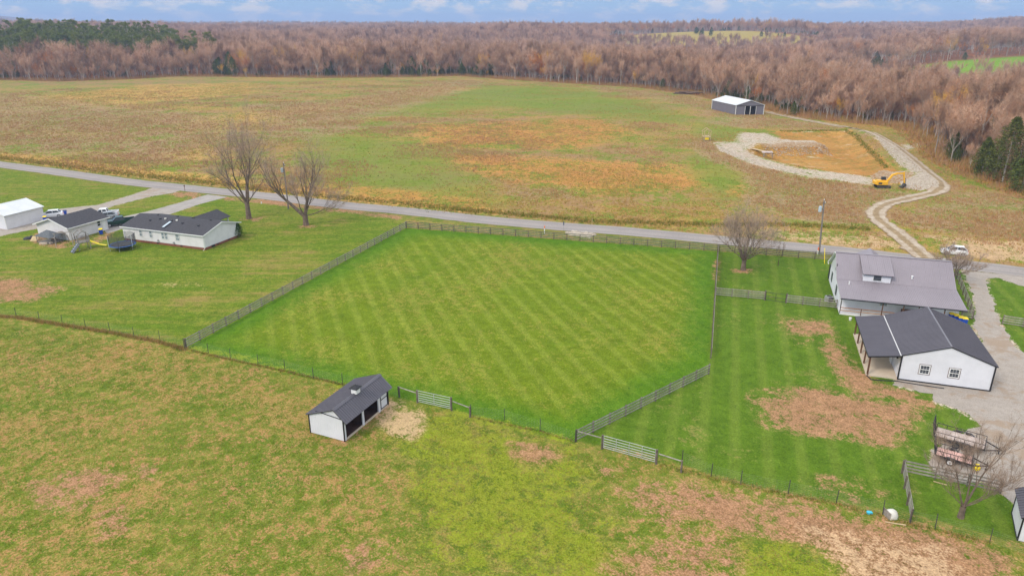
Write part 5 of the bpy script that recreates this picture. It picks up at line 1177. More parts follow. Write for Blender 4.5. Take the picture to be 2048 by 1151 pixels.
# ------------------------------------------------------------------ rocks (riprap)
def rocks(name, poly, n, s0, s1, m, label, seed):
    rng = np.random.default_rng(seed); pl = W(poly); xs = [q[0] for q in pl]; yy = [q[1] for q in pl]
    px = rng.uniform(min(xs), max(xs), n*6); py = rng.uniform(min(yy), max(yy), n*6)
    k = sdf(px, py, pl) > 0; px, py = px[k][:n], py[k][:n]; n = len(px); z = terr(px, py)
    base = np.array([(-1, -1, -.4), (1, -1, -.4), (1, 1, -.4), (-1, 1, -.4), (-.7, -.7, .6), (.8, -.6, .7), (.6, .7, .5), (-.6, .8, .65)])*.5
    fb = np.array([(4, 5, 6, 7), (0, 1, 5, 4), (1, 2, 6, 5), (2, 3, 7, 6), (3, 0, 4, 7)])
    s = rng.uniform(s0, s1, n)*rng.uniform(.7, 1.3, n); a = rng.uniform(0, 6.28, n)
    v = base[None]*(1+rng.normal(0, .14, (n, 8, 3))); v = v*s[:, None, None]*np.array([1.2, .9, .8])
    x = v[..., 0]*np.cos(a)[:, None]-v[..., 1]*np.sin(a)[:, None]+px[:, None]; y = v[..., 0]*np.sin(a)[:, None]+v[..., 1]*np.cos(a)[:, None]+py[:, None]
    Vv = np.stack([x, y, v[..., 2]+z[:, None]+s[:, None]*.15], -1).reshape(-1, 3)
    Fq = (fb[None]+np.arange(n)[:, None, None]*8).reshape(-1, 4)
    tn = np.repeat(rng.uniform(0, 1, n), 8)
    o = link(name, npmesh(name, Vv, Fq, {'tint': tn}), m); return tag(o, label, 'rocks', kind='stuff')
rm, t, b = newmat('riprap'); t.put(t.mix(K(196, 184, 170), K(228, 218, 206), t.attr('tint')), b.inputs['Base Color']); b.inputs['Roughness'].default_value = .9
rm2, t, b = newmat('stained_riprap'); t.put(t.mix(K(184, 146, 102), K(214, 196, 172), t.attr('tint')), b.inputs['Base Color']); b.inputs['Roughness'].default_value = .9
rocks('riprap', [(1130, 466), (1150, 463), (1190, 469), (1180, 475), (1145, 471)], 160, .3, .7, rm, 'grey loose rocks piled at the road ditch culvert', 1)
rocks('riprap', [(1745, 272), (1790, 296), (1826, 330), (1848, 350), (1830, 352), (1800, 335), (1765, 300)], 2600, .12, .32, rm, 'pale riprap rocks along the inner side of the dam track', 2)
rocks('riprap', [(1800, 362), (1850, 352), (1878, 378), (1840, 381), (1805, 375)], 1700, .15, .4, rm, 'broken rock bank right of the excavator', 3)
rocks('riprap', [(1520, 298), (1570, 290), (1645, 291), (1668, 301), (1600, 303), (1530, 304)], 1700, .15, .42, rm2, 'orange stained rocks on the spit inside the pond', 4)
rocks('rubble', [(1430, 288), (1500, 320), (1600, 345), (1600, 350), (1500, 326), (1440, 302)], 420, .15, .45, rm, 'scattered pale stones along the near pond margin', 5)
rocks('clods', [(1742, 352), (1760, 340), (1830, 352), (1800, 366), (1750, 368)], 700, .2, .55, rm2, 'orange clay clods heaped behind the excavator', 6)
lm, t, b = newmat('fallen_log'); t.put(K(120, 92, 72), b.inputs['Base Color'])
lg = MB(); rg_ = random.Random(4)
lpile = thing('log_pile', 'brown pile of felled logs at the wood edge left of the barn', 'log pile', P(1382, 189), -.35)
for k in range(14): part('log', MB().tube([(-9+k*.9+rg_.uniform(-1, 1), rg_.uniform(-1.2, 1.2), .35+.5*(k % 3)), (-4+k*.9+rg_.uniform(-1, 1), rg_.uniform(-1.2, 1.2), .35+.5*(k % 3))], .28, 7), lm, lpile)

# ------------------------------------------------------------------ trees
def tree_mesh(seed, h, stems=1, split=.25, spread=.5, levels=4, twigs=2200, r0=.3, tw=.02, up=.5, fork=None, twl=1.1, fill=1.0, lean=0, nb=(5, 4, 4)):
    """returns (limb MB, crown vertex list, crown faces)"""
    rng = random.Random(seed); lim = MB(); tips = []
    def branch(p, d, ln, r, lv):
        n = 4 if lv < 2 else 3; pts = [p.copy()]; rs = [r]; q = p.copy(); dd = d.copy()
        for i in range(n):
            dd = (dd+Vector((rng.gauss(0, .11), rng.gauss(0, .11), rng.gauss(.05, .06)+up*.06))).normalized()
            q = q+dd*ln/n; pts.append(q.copy()); rs.append(r*(1-.62*(i+1)/n))
        if lv <= 2: lim.tube(pts, [max(q_*(.8 if lv else 1), .012) for q_ in rs], 6 if lv == 0 else 5 if lv == 1 else 3, False)
        else: tips.append((pts, rs[0]))
        if lv >= levels-1: return
        k = nb[min(lv, len(nb)-1)]
        for i in range(k):
            s = rng.uniform(.3, 1.0) if i else 1.0
            j = min(int(s*n), n-1); f = s*n-j; b0 = pts[j].lerp(pts[j+1], f) if i else pts[-1]
            ax = Vector((rng.gauss(0, 1), rng.gauss(0, 1), rng.gauss(0, .5))).normalized()
            nd = (dd*(1.0)+ax*spread*(1.1 if i else .3)+Vector((0, 0, up*.5))).normalized()
            branch(b0, nd, ln*rng.uniform(.5, .74), rs[min(j, n)]*rng.uniform(.5, .68), lv+1)
    if stems == 1 and not fork:
        hb_ = h*split; pts = [Vector((0, 0, -.3)), Vector((0, 0, hb_*.5)), Vector((lean*hb_, 0, hb_))]
        lim.tube(pts, [r0*1.3, r0, r0*.85], 8, False); base = pts[-1]
        for i in range(7):
            a = 2.4*i+rng.uniform(-.4, .4); tilt = rng.uniform(.25, .75)*spread*1.6 if i else .08
            d = Vector((math.cos(a)*tilt, math.sin(a)*tilt, 1)).normalized()
            st = base-Vector((0, 0, rng.uniform(0, .28)*hb_)) if i else base
            branch(st, d, (h-hb_)*rng.uniform(.48, .6)*(1 if tilt < .6 else .85), r0*rng.uniform(.4, .6), 1)
    elif fork:
        hb_ = h*split; base = Vector((0, 0, hb_)); lim.tube([(0, 0, -.3), (0, 0, hb_*.5), base], [r0*1.45, r0*1.1, r0*1.05], 9, False)
        for d, l_, rr in fork: branch(base-Vector((0, 0, rng.uniform(0, .2)*hb_)), Vector(d).normalized(), l_, r0*rr, 0 if levels > 3 else 1)
    else:
        for i in range(stems):
            a = 2*PI*i/stems+rng.uniform(-.3, .3); branch(Vector((math.cos(a)*.15, math.sin(a)*.15, -.2)), Vector((math.cos(a)*.3, math.sin(a)*.3, 1)).normalized(), h*.62, r0*.6, 0)
    # crown: fine branches + slivers of twig
    V_, F_ = [], []
    def sliver(a, c, w):
        d = (c-a); ax = d.cross(Vector((rng.gauss(0, 1), rng.gauss(0, 1), rng.gauss(0, 1)))).normalized()*w
        k = len(V_); V_.extend((tuple(a-ax), tuple(a+ax), tuple(c))); F_.append((k, k+1, k+2))
    def bar(a, c, w):
        d = (c-a); ax = d.cross(Vector((rng.gauss(0, 1), rng.gauss(0, 1), rng.gauss(0, 1)))).normalized()*w
        k = len(V_); V_.extend((tuple(a-ax), tuple(a+ax), tuple(c+ax*.5))); F_.append((k, k+1, k+2)); V_.extend((tuple(a-ax), tuple(c+ax*.5), tuple(c-ax*.5))); F_.append((k+3, k+4, k+5))
    for pts, r in tips:
        for i in range(len(pts)-1): bar(pts[i], pts[i+1], max(r*.5, tw*.9))
    if tips:
        per = max(1, int(twigs*fill/len(tips)))
        for pts, r in tips:
            for _ in range(per):
                i = rng.randrange(len(pts)-1); a = pts[i].lerp(pts[i+1], rng.random())
                d = (pts[-1]-pts[0]).normalized()*.7+Vector((rng.gauss(0, .75), rng.gauss(0, .75), rng.gauss(.15, .55)))
                sliver(a, a+d.normalized()*twl*rng.uniform(.5, 1.2), tw)
    return lim, V_, F_
def crown_mesh(name, V_, F_, m):
    me = npmesh(name, np.array(V_), np.array(F_)); me.materials.append(m); return me
def put_tree(name, label, cat, loc, trunk_me, crown_me, s=1., rz=0., group=None, crown='crown'):
    t_ = thing(name, label, cat, loc, rz, group); t_.scale = (s, s, s)
    a = link('trunk', trunk_me, None, t_); c = link(crown, crown_me, None, t_); return t_
def hero(name, label, loc, rz=0, bark=None, twig=None, **k):
    lim, V_, F_ = tree_mesh(**k); tm_ = lim.mesh('trunk'); tm_.materials.append(bark or M['bark'])
    return put_tree(name, label, 'tree', loc, tm_, crown_mesh('crown', V_, F_, twig or M['twig']), rz=rz)
M['twig2'] = mat('pale_bare_twigs', S(168, 146, 130, .9), .95, var=.2)
T1f = [((-.55, 0, 1), 7.5, .5), ((.05, .2, 1), 9.0, .62), ((.3, -.1, 1), 8.2, .5), ((-.2, -.3, 1), 8.5, .5), ((.75, .2, .9), 5.5, .3), ((-.95, .2, .75), 5.5, .3), ((-.25, .5, 1), 7.5, .4)]
hero('bare_tree', 'tallest bare tree, left of the pair beside the road', P(498, 437), twig=M['twig2'], seed=5, h=17, fork=T1f, split=.2, spread=.62, levels=4, twigs=10000, r0=.42, tw=.011, twl=1.3, nb=(6, 5, 4), up=.42)
T2f = [((-.75, .1, 1), 7.4, .85), ((.12, 0, 1), 7.4, .8), ((.6, -.2, .8), 4.6, .3), ((1.1, .1, .28), 5.0, .26), ((.35, .4, 1), 6.0, .4), ((-.3, -.5, .9), 4.8, .3)]
hero('bare_tree', 'forked bare tree with pruned limbs, right of the roadside pair', P(612, 450), twig=M['twig2'], seed=11, h=14.5, fork=T2f, split=.13, spread=.62, levels=4, twigs=7000, r0=.46, tw=.011, twl=1.35, nb=(6, 5, 4), up=.35)
T3f = [((math.cos(a)*.7, math.sin(a)*.7, 1), 4.3+.4*math.sin(a*3), .36) for a in [2*PI*i/5 for i in range(5)]]+[((math.cos(a)*1.5, math.sin(a)*1.5, 1), 3.9, .26) for a in [2*PI*i/7+.3 for i in range(7)]]+[((.05, .1, 1), 4.6, .45), ((-.3, .3, 1), 4.2, .35)]
hero('bare_tree', 'round-crowned bare tree standing in the yard by the road fence', P(1486, 540), seed=21, h=10, fork=T3f, split=.17, spread=.72, levels=4, twigs=15000, r0=.33, tw=.009, twl=.8, nb=(5, 4, 4), up=.2, twig=M['twig2'])
T4f = [((math.cos(a)*.95, math.sin(a)*.95, .8), 2.5, .4) for a in [2*PI*i/8+.3 for i in range(8)]]+[((0, 0, 1), 1.8, .4)]
hero('bare_tree', 'low spreading bare tree between the farmhouse and the driveway', P(1905, 566), seed=31, h=4.6, fork=T4f, split=.28, spread=.7, levels=4, twigs=9000, r0=.17, tw=.010, twl=.5, nb=(4, 4, 3), up=.12, twig=M['twig2'])
T5f = [((-.25, .1, 1), 3.6, .40), ((.45, .2, 1), 3.9, .52), ((.1, -.1, 1), 3.7, .42), ((.95, .1, .55), 3.2, .28), ((-.75, .2, .7), 2.3, .25), ((.35, -.5, .8), 2.8, .28)]
hero('bare_tree', 'bare multi-stemmed tree inside the small pen near the trailers', P(1921, 1034), seed=44, h=9, fork=T5f, split=.12, spread=.48, levels=4, twigs=9000, r0=.2, tw=.006, twl=.6, nb=(5, 4, 4), up=.3)
hero('sapling', 'thin bare sapling right of the round-crowned yard tree', P(1556, 531), seed=52, h=3.2, fork=[((.1, 0, 1), 1.6, .5), ((-.2, .1, 1), 1.5, .5)], split=.3, spread=.4, levels=4, twigs=500, r0=.05, tw=.008, twl=.4, nb=(3, 3, 3))

# evergreen builders: clumps of leaf-sized faces
def needle_cloud(seed, fn, n, sz):
    rng = random.Random(seed); V_, F_ = [], []
    for i in range(n):
        c = fn(rng); u = Vector((rng.gauss(0, 1), rng.gauss(0, 1), rng.gauss(0, .5))).normalized(); w_ = u.cross(Vector((rng.gauss(0, 1), rng.gauss(0, 1), rng.gauss(0, 1)))).normalized()
        s = sz*rng.uniform(.6, 1.4); k = len(V_)
        V_.extend((tuple(c-u*s), tuple(c+w_*s*.6), tuple(c+u*s))); F_.append((k, k+1, k+2))
    return V_, F_
def cone_fn(h, r, z0=.05):
    def f(rng):
        s = rng.random()**.8; z = h*(z0+(1-z0)*s); a = rng.uniform(0, 2*PI)
        lob = 1+.28*math.sin(3*a+z*1.3)+.2*math.sin(5*a-z*2.1)
        rr = r*lob*math.sin(min(1, (1-s)*1.5+.06)*PI/2)*math.sqrt(rng.uniform(.3, 1))*rng.uniform(.82, 1.12)
        return Vector((math.cos(a)*rr, math.sin(a)*rr, z))
    return f
def clump_fn(cl):
    def f(rng):
        c, r = cl[rng.randrange(len(cl))]; d = Vector((rng.gauss(0, 1), rng.gauss(0, 1), rng.gauss(0, .62))).normalized()*r*rng.uniform(.6, 1.05)
        return c+d
    return f
def foliage_mat(name, c1, c2, c3=None):
    m, t, b = newmat(name); p = t.obj(); r = t.rnd()
    col = t.mix(c1, c2, t.smooth(t.noise(p, .7, 3), .35, .65)); col = t.mix(col, c3 or c2, t.m('MULTIPLY', r, .6))
    t.put(col, b.inputs['Base Color']); b.inputs['Roughness'].default_value = .9; b.inputs['Specular IOR Level'].default_value = .15; return m
M['pinef'] = foliage_mat('pine_foliage', (.09, .135, .020), (.22, .25, .045), (.18, .19, .04))
M['cedf'] = foliage_mat('cedar_foliage2', (.05, .085, .016), (.13, .165, .028), (.12, .12, .03))
M['bushf'] = foliage_mat('bush_foliage', (.05, .10, .012), (.10, .16, .02))
def wood_twig(name, a, c, d):
    m, t, b = newmat(name); r = t.rnd(); p = t.obj()
    col = t.mix(a, c, r); col = t.mix(col, d, t.m('MULTIPLY', t.smooth(t.noise(p, .3, 2), .4, .7), .5)); t.put(col, b.inputs['Base Color']); b.inputs['Roughness'].default_value = .95
    b.inputs['Specular IOR Level'].default_value = .1; return m
M['ftwig'] = wood_twig('woodland_twigs', S(136, 112, 94, 1), S(210, 176, 150, 1), S(196, 144, 108, 1))
M['fbark'] = wood_twig('woodland_bark', S(128, 114, 102, .85), S(206, 198, 188, .9), S(160, 146, 132, .9))
M['rust'] = foliage_mat('rusty_leaves', S(186, 122, 66, .85), S(214, 150, 84, .85), S(188, 112, 60, .85))
M['gold'] = foliage_mat('golden_leaves', S(208, 158, 62, .9), S(226, 180, 76, .9))
solo_b = thing('evergreen_shrub', 'green conical shrub at the right end of the long white house', 'shrub', P(478, 474))
V_, F_ = needle_cloud(3, cone_fn(2.9, .75), 3500, .09); o = link('foliage', npmesh('foliage', np.array(V_), np.array(F_)), M['bushf'], solo_b); part('stem', MB().cyl((0, 0, .3), .07, .7, 8), M['bark'], solo_b)

# forest variants -> (trunk mesh, crown mesh)
FV = []
for i, (hh, sp, up) in enumerate([(21, .42, .6), (23, .36, .8), (19, .5, .5), (22, .45, .7), (18, .55, .45), (24, .34, .85), (20, .48, .55)]):
    lim, V_, F_ = tree_mesh(seed=100+i, h=hh, split=.36 if i % 2 else .28, spread=sp, levels=4, twigs=3800, r0=.22, tw=.030, twl=1.7, up=up, nb=(5, 4, 3))
    a = lim.mesh('trunk'); a.materials.append(M['fbark']); FV.append((a, crown_mesh('crown', V_, F_, M['ftwig'])))
OV = []
for i, mm in enumerate((M['rust'], M['rust'], M['gold'])):
    lim, V_, F_ = tree_mesh(seed=200+i, h=18, split=.3, spread=.5, levels=4, twigs=900, r0=.22, tw=.04, twl=1.4, up=.5, nb=(5, 4, 3))
    a = lim.mesh('trunk'); a.materials.append(M['fbark']); rr = random.Random(i); ar = np.array(V_)
    L_, Lf = needle_cloud(300+i, lambda rng: Vector(V_[rng.randrange(len(V_))])+Vector((rng.gauss(0, .25), rng.gauss(0, .25), rng.gauss(0, .25))), 5200, .17)
    OV.append((a, crown_mesh('crown', L_, Lf, mm)))
CV = []
for i, (hh, r) in enumerate(((9, 2.2), (11, 2.6), (7.5, 2.4))):
    V_, F_ = needle_cloud(400+i, cone_fn(hh, r), 4200, .22); a = MB().tube([(0, 0, -.3), (0, 0, hh*.8)], [.16, .04], 6).mesh('trunk'); a.materials.append(M['fbark']); CV.append((a, crown_mesh('crown', V_, F_, M['cedf'])))
PV = []
for i in range(4):
    rng = random.Random(500+i); hh = 24+i; cl = []; lim = MB().tube([(0, 0, -.3), (.1, 0, hh*.5), (.2, .1, hh*.95)], [.26, .2, .06], 7)
    for k in range(20):
        z = hh*rng.uniform(.52, .98); a = rng.uniform(0, 2*PI); rr = (1-abs((z/hh-.7)/.42)**2)*3.6*rng.uniform(.4, 1.0); rr = max(rr, .3)
        c = Vector((math.cos(a)*rr, math.sin(a)*rr, z+rr*.12)); cl.append((c, rng.uniform(.8, 1.55))); lim.tube([(.15, 0, z-.5), c], [.07, .03], 3, False)
    V_, F_ = needle_cloud(520+i, clump_fn(cl), 5200, .26); a = lim.mesh('trunk'); a.materials.append(M['fbark']); PV.append((a, crown_mesh('crown', V_, F_, M['pinef'])))

# forest placement
rng = np.random.default_rng(7)
pts = []
d = 150.
while d < 3600:
    cell = 5.6*(1+d/1150); n_ = int(1.62*d/cell)
    a = -.81+1.62*(np.arange(n_)+rng.uniform(0, 1, n_))/n_
    r_ = d+rng.uniform(-.5, .5, n_)*cell
    pts.append(np.stack([np.sin(a)*r_, np.cos(a)*r_, np.full(n_, cell)], 1)); d += cell
pts = np.concatenate(pts)
df = sdf(pts[:, 0], pts[:, 1], FOREST)
keep = df > 1.5
for pl, mg in ((HAYF, 3), (FARM, 4)): keep &= sdf(pts[:, 0], pts[:, 1], pl) < -mg
pts = pts[keep]; df = df[keep]
r_ = np.hypot(pts[:, 0], pts[:, 1]); th = np.arctan2(pts[:, 0], pts[:, 1])
zz = terr(pts[:, 0], pts[:, 1])
sc_ = rng.uniform(.62, 1.08, len(pts))*(pts[:, 2]/5.6)**.15*(1.04-.14*sst(pts[:, 0], 20, 160)*sst(np.hypot(pts[:, 0], pts[:, 1]), 230, 330))
edge = sst(df, 0, 25); sc_ *= .80+.20*edge
rot = rng.uniform(0, 2*PI, len(pts))
NP0 = len(pts)
def vnoise(x, y, s, seed):
    g = np.random.default_rng(seed).uniform(0, 1, (64, 64)); u, v = x/s+500.3, y/s+300.7
    i, j = np.floor(u).astype(int), np.floor(v).astype(int); fu, fv = u-i, v-j; fu = fu*fu*(3-2*fu); fv = fv*fv*(3-2*fv)
    gg = lambda a, b: g[a % 64, b % 64]
    return (gg(i, j)*(1-fu)+gg(i+1, j)*fu)*(1-fv)+(gg(i, j+1)*(1-fu)+gg(i+1, j+1)*fu)*fv
us = rng.permutation(np.nonzero((df < 45) & (r_ < 700))[0]); us = np.concatenate([us, us, us[:len(us)//2]])
ex = pts[us].copy(); ex[:, :2] += rng.uniform(-4, 4, (len(us), 2)); exd = sdf(ex[:, 0], ex[:, 1], FOREST); kx = exd > 0; ex = ex[kx]; exd = exd[kx]
pts = np.concatenate([pts, ex]); df = np.concatenate([df, exd]); sc_ = np.concatenate([sc_, rng.uniform(.25, .55, len(ex))]); rot = np.concatenate([rot, rng.uniform(0, 6.28, len(ex))])
r_ = np.hypot(pts[:, 0], pts[:, 1]); th = np.arctan2(pts[:, 0], pts[:, 1]); zz = terr(pts[:, 0], pts[:, 1])
xx, yy_ = pts[:, 0], pts[:, 1]
colx = 1024+FPX*np.tan(th)/math.cos(PITCH)*math.cos(PITCH)*1.0667
pcx = 1024+FPX*(xx/(yy_*math.cos(PITCH)+(CH-10)*math.sin(PITCH)))
kind = np.zeros(len(pts), int)          # 0 bare 1 orange 2 cedar 3 pine
u_ = rng.uniform(0, 1, len(pts))
pine = (pcx < 445) & (yy_ > 548+.14*pcx) & (yy_ < 760) & (u_ < .93)
pine &= ~((pcx > 355) & (vnoise(xx, yy_, 30, 4) < .45))
kind[pine] = 3; sc_[pine] *= 1.03
ced = (u_ < .03+.4*sst(vnoise(xx, yy_, 60, 3), .70, .9)) & (kind == 0) & (r_ < 1800); kind[ced] = 2
dark = (((pcx > 755) & (pcx < 985)) | ((pcx > 430) & (pcx < 470)) | ((pcx > 645) & (pcx < 668))) & (df < 35) & (u_ < .42) & (kind == 0); kind[dark] = 2; sc_[dark] *= 1.45
nc = (pcx > 1880) & (r_ < 260) & (df > 4) & (df < 34) & (u_ < .09); kind[nc] = 2
org = (kind == 0) & (u_ > .965-.28*sst(vnoise(xx, yy_, 90, 8), .68, .9)); kind[org] = 1
for px_, rad, kk in ((1182, 9, 9), (545, 10, 1), (600, 6, 1), (1080, 8, 1), (975, 7, 1)):
    sel = (np.abs(pcx-px_) < rad*1.6) & (df < 30) & (df > 4) & (r_ < 560); kind[sel & (u_ < .6)] = 1
vi = rng.integers(0, 100, len(pts))
gold = np.zeros(len(pts), bool)
# apparent size -> which stand as single trees
app = sc_*20/r_; 
front = df < 60
order = np.argsort(-(app*np.where(front, 1, .25)))
infr = (pcx > -40) & (pcx < 2090)
indiv = np.zeros(len(pts), bool)
for kk, cap in ((0, 260), (1, 30), (2, 45), (3, 50)):
    c = [i for i in order if kind[i] == kk and infr[i]][:cap]; indiv[c] = True
SEC = [(120, 'the far left end of the field'), (260, 'the field below the pine stand'), (440, 'the field under the last pines'), (560, 'the field past the taller tree'), (700, 'the field past the forked tree'), (860, 'the field corner with dark cedars'), (1000, 'the crest of the field'), (1120, 'the field before the golden tree'), (1260, 'the field beside the golden tree'), (1390, 'the log pile'), (1480, 'the grey barn'), (1570, 'the track end right of the barn'), (1660, 'the top of the dirt track'), (1760, 'the far corner of the pond'), (1850, 'the rusty clearing by the dam'), (1920, 'the track above the excavator'), (1990, 'the track past the excavator'), (9999, 'the right edge brush')]
def sector(x): return next(n for q, n in SEC if x < q)
NM = {0: ('bare_tree', 'bare tree'), 1: ('autumn_tree', 'rusty autumn tree'), 2: ('cedar_tree', 'dark cedar'), 3: ('pine_tree', 'green pine')}
def size_word(s): return 'tall' if s > .98 else 'short' if s < .80 else 'mid-height'
def row_word(d): return 'fronting' if d < 9 else 'inside' if d < 22 else 'deep in'
VV = {0: FV, 1: OV, 2: CV, 3: PV}
first = {}
for i in np.nonzero(indiv)[0]:
    kk = int(kind[i]); nm, lb = NM[kk]; s = sector(pcx[i]); vl = VV[kk]
    v = int(vi[i]) % len(vl); tmesh, cmesh = vl[v]
    lab = f'{size_word(sc_[i])} {lb} {row_word(df[i])} the wood by {s}'; grp = f'{lb}s in the wood by {s}'
    if kk == 3:
        tone = ('left end', 'left part', 'middle', 'right part', 'right end')[min(4, max(0, int(pcx[i]/90)))]; lab = f'{size_word(sc_[i])} green pine at the {tone} of the pine stand'; grp = f'pines at the {tone} of the pine stand'
    if gold[i]: tmesh, cmesh = OV[2]; lab = 'golden-leaved autumn tree at the wood edge left of the grey barn'; grp = 'golden autumn trees'
    o = put_tree(nm, lab, 'tree', (xx[i], yy_[i], zz[i]-.1), tmesh, cmesh, float(sc_[i]*(1.25 if gold[i] else 1)), float(rot[i]), grp)
    if not gold[i] and (kk, v) not in first: first[(kk, v)] = [c for c in C.objects if c.parent == o] if False else None; first[(kk, v)] = o
srcs = {}
for key, o in first.items(): srcs[key] = [c for c in o.children]
def forest_object(name, label, sel, kk):
    P_ = np.stack([xx[sel], yy_[sel], zz[sel]-.1], 1)
    me = bpy.data.meshes.new(name); me.vertices.add(len(P_)); me.vertices.foreach_set('co', P_.astype(np.float32).ravel())
    for nme, val in (('isc', sc_[sel]), ('irot', rot[sel])):
        at = me.attributes.new(nme, 'FLOAT', 'POINT'); at.data.foreach_set('value', val.astype(np.float32))
    keys = [k for k in srcs if k[0] == kk]
    at = me.attributes.new('iidx', 'INT', 'POINT'); at.data.foreach_set('value', (vi[sel] % len(keys)).astype(np.int32)); me.update()
    o = link(name, me, None); tag(o, label, 'woodland', kind='stuff')
    ng = bpy.data.node_groups.new(name, 'GeometryNodeTree'); ng.interface.new_socket('Geometry', in_out='INPUT', socket_type='NodeSocketGeometry'); ng.interface.new_socket('Geometry', in_out='OUTPUT', socket_type='NodeSocketGeometry')
    N, Lk = ng.nodes, ng.links; gi, go = N.new('NodeGroupInput'), N.new('NodeGroupOutput')
    top = N.new('GeometryNodeJoinGeometry')
    for k in keys:
        j = N.new('GeometryNodeJoinGeometry')
        for src in srcs[k]:
            oi = N.new('GeometryNodeObjectInfo'); oi.transform_space = 'ORIGINAL'; oi.inputs['Object'].default_value = src; Lk.new(oi.outputs['Geometry'], j.inputs[0])
        g2 = N.new('GeometryNodeGeometryToInstance'); Lk.new(j.outputs[0], g2.inputs[0]); Lk.new(g2.outputs[0], top.inputs[0])
    ip = N.new('GeometryNodeInstanceOnPoints'); Lk.new(gi.outputs[0], ip.inputs['Points']); Lk.new(top.outputs[0], ip.inputs['Instance']); ip.inputs['Pick Instance'].default_value = True
    def na(nm, ty):
        q = N.new('GeometryNodeInputNamedAttribute'); q.data_type = ty; q.inputs['Name'].default_value = nm; return q.outputs[0]
    Lk.new(na('iidx', 'INT'), ip.inputs['Instance Index'])
    cx_ = N.new('ShaderNodeCombineXYZ'); Lk.new(na('irot', 'FLOAT'), cx_.inputs[2]); Lk.new(cx_.outputs[0], ip.inputs['Rotation'])
    c2 = N.new('ShaderNodeCombineXYZ'); s_ = na('isc', 'FLOAT')
    for q in range(3): Lk.new(s_, c2.inputs[q])
    Lk.new(c2.outputs[0], ip.inputs['Scale']); Lk.new(ip.outputs[0], go.inputs[0])
    md = o.modifiers.new('scatter', 'NODES'); md.node_group = ng
for kk, nm, lb in ((0, 'bare_woodland', 'grey-brown bare woodland stretching to the horizon'), (1, 'autumn_woodland', 'rusty autumn trees scattered through the distant woodland'), (2, 'cedar_woodland', 'dark cedars scattered through the distant woodland'), (3, 'pine_stand', 'rest of the green pine stand at the far left')):
    s = (~indiv) & (kind == kk)
    if s.any(): forest_object(nm, lb, s, kk)
for (px_, dd, s_), lab in (((1176, 7, 1.12), 'tall golden-leaved tree at the far wood edge, left one of two'), ((1192, 10, .95), 'lower golden-leaved tree at the far wood edge, right one of two')):
    q = P(px_, 169); put_tree('autumn_tree', lab, 'tree', (q.x*1.012, q.y+dd, -.1), OV[2][0], OV[2][1], s_, px_, 'golden trees at the far wood edge')
for (px_, py_, v_, s_), lab in (((2004, 366, 1, 1.45), 'largest dark cedar at the wood edge near the right border'), ((1962, 352, 0, 1.1), 'smaller dark cedar left of the largest one at the right border'), ((2042, 384, 2, 1.2), 'dark cedar cut off by the right border')):
    put_tree('cedar_tree', lab, 'tree', P(px_, py_), CV[v_][0], CV[v_][1], s_, px_, None)
# isolated far details
fh = far_point(1057, 1900); n = thing('far_house', 'tiny white house among the distant trees', 'house', (fh.x, fh.y, fh.z+14), .2)
part('wall', MB().box((0, 0, 4), (16, 9, 8)), M['trimw'], n); part('roof', MB().slab([(-9, -5.5, 7.9), (9, -5.5, 7.9), (9, 0, 11), (-9, 0, 11)], .3).slab([(-9, 0, 11), (9, 0, 11), (9, 5.5, 7.9), (-9, 5.5, 7.9)], .3), M['pale'], n)
part('window', MB().box((-4, -4.55, 4.5), (1.5, .1, 2)).box((0, -4.55, 4.5), (1.5, .1, 2)).box((4, -4.55, 4.5), (1.5, .1, 2)), M['glass'], n)
rngp = random.Random(9)
for k in range(16):                       # cedars dotted over the distant hay meadow
    px_ = rngp.choice([1400, 1420, 1440, 1490, 1530, 1555, 1565, 1590, 1600])+rngp.uniform(-8, 8); q = far_point(px_, rngp.uniform(1290, 1400))
    tm_, cm_ = CV[k % 3]; put_tree('cedar_tree', ('tiny cedar at the left end of the distant yellow meadow' if px_ < 1450 else 'tiny cedar in the middle of the distant yellow meadow' if px_ < 1545 else 'tiny cedar at the right end of the distant yellow meadow'), 'tree', q, tm_, cm_, rngp.uniform(.7, 1.3), rngp.uniform(0, 6), 'cedars on the distant meadow')

# ------------------------------------------------------------------ tufts of dry grass and weeds
def tufts(name, x, y, tint, h, w, m, label, seed, blades=5, spread=.18):
    rng = np.random.default_rng(seed); n = len(x); z = terr(x, y)
    a = rng.uniform(0, 2*PI, (n, blades)); rr = rng.uniform(0, 1, (n, blades))*spread*(h[:, None]*1.2+.3)
    bx = x[:, None]+np.cos(a)*rr; by = y[:, None]+np.sin(a)*rr
    b2 = rng.uniform(0, 2*PI, (n, blades)); ww = w[:, None]*rng.uniform(.6, 1.3, (n, blades)); hh = h[:, None]*rng.uniform(.55, 1.15, (n, blades)); ln = hh*rng.uniform(.1, .55, (n, blades))
    p0 = np.stack([bx-np.cos(b2)*ww, by-np.sin(b2)*ww, np.repeat(z[:, None], blades, 1)-.02], -1)
    p1 = np.stack([bx+np.cos(b2)*ww, by+np.sin(b2)*ww, np.repeat(z[:, None], blades, 1)-.02], -1)
    p2 = np.stack([bx+np.cos(a)*ln, by+np.sin(a)*ln, z[:, None]+hh], -1)
    Vv = np.stack([p0, p1, p2], 2).reshape(-1, 3); Fq = np.arange(len(Vv)).reshape(-1, 3)
    tn = np.repeat((tint[:, None]+rng.uniform(-.12, .12, (n, blades))).ravel(), 3)
    o = link(name, npmesh(name, Vv, Fq, {'tint': tn}), m); return tag(o, label, 'grass', kind='stuff')
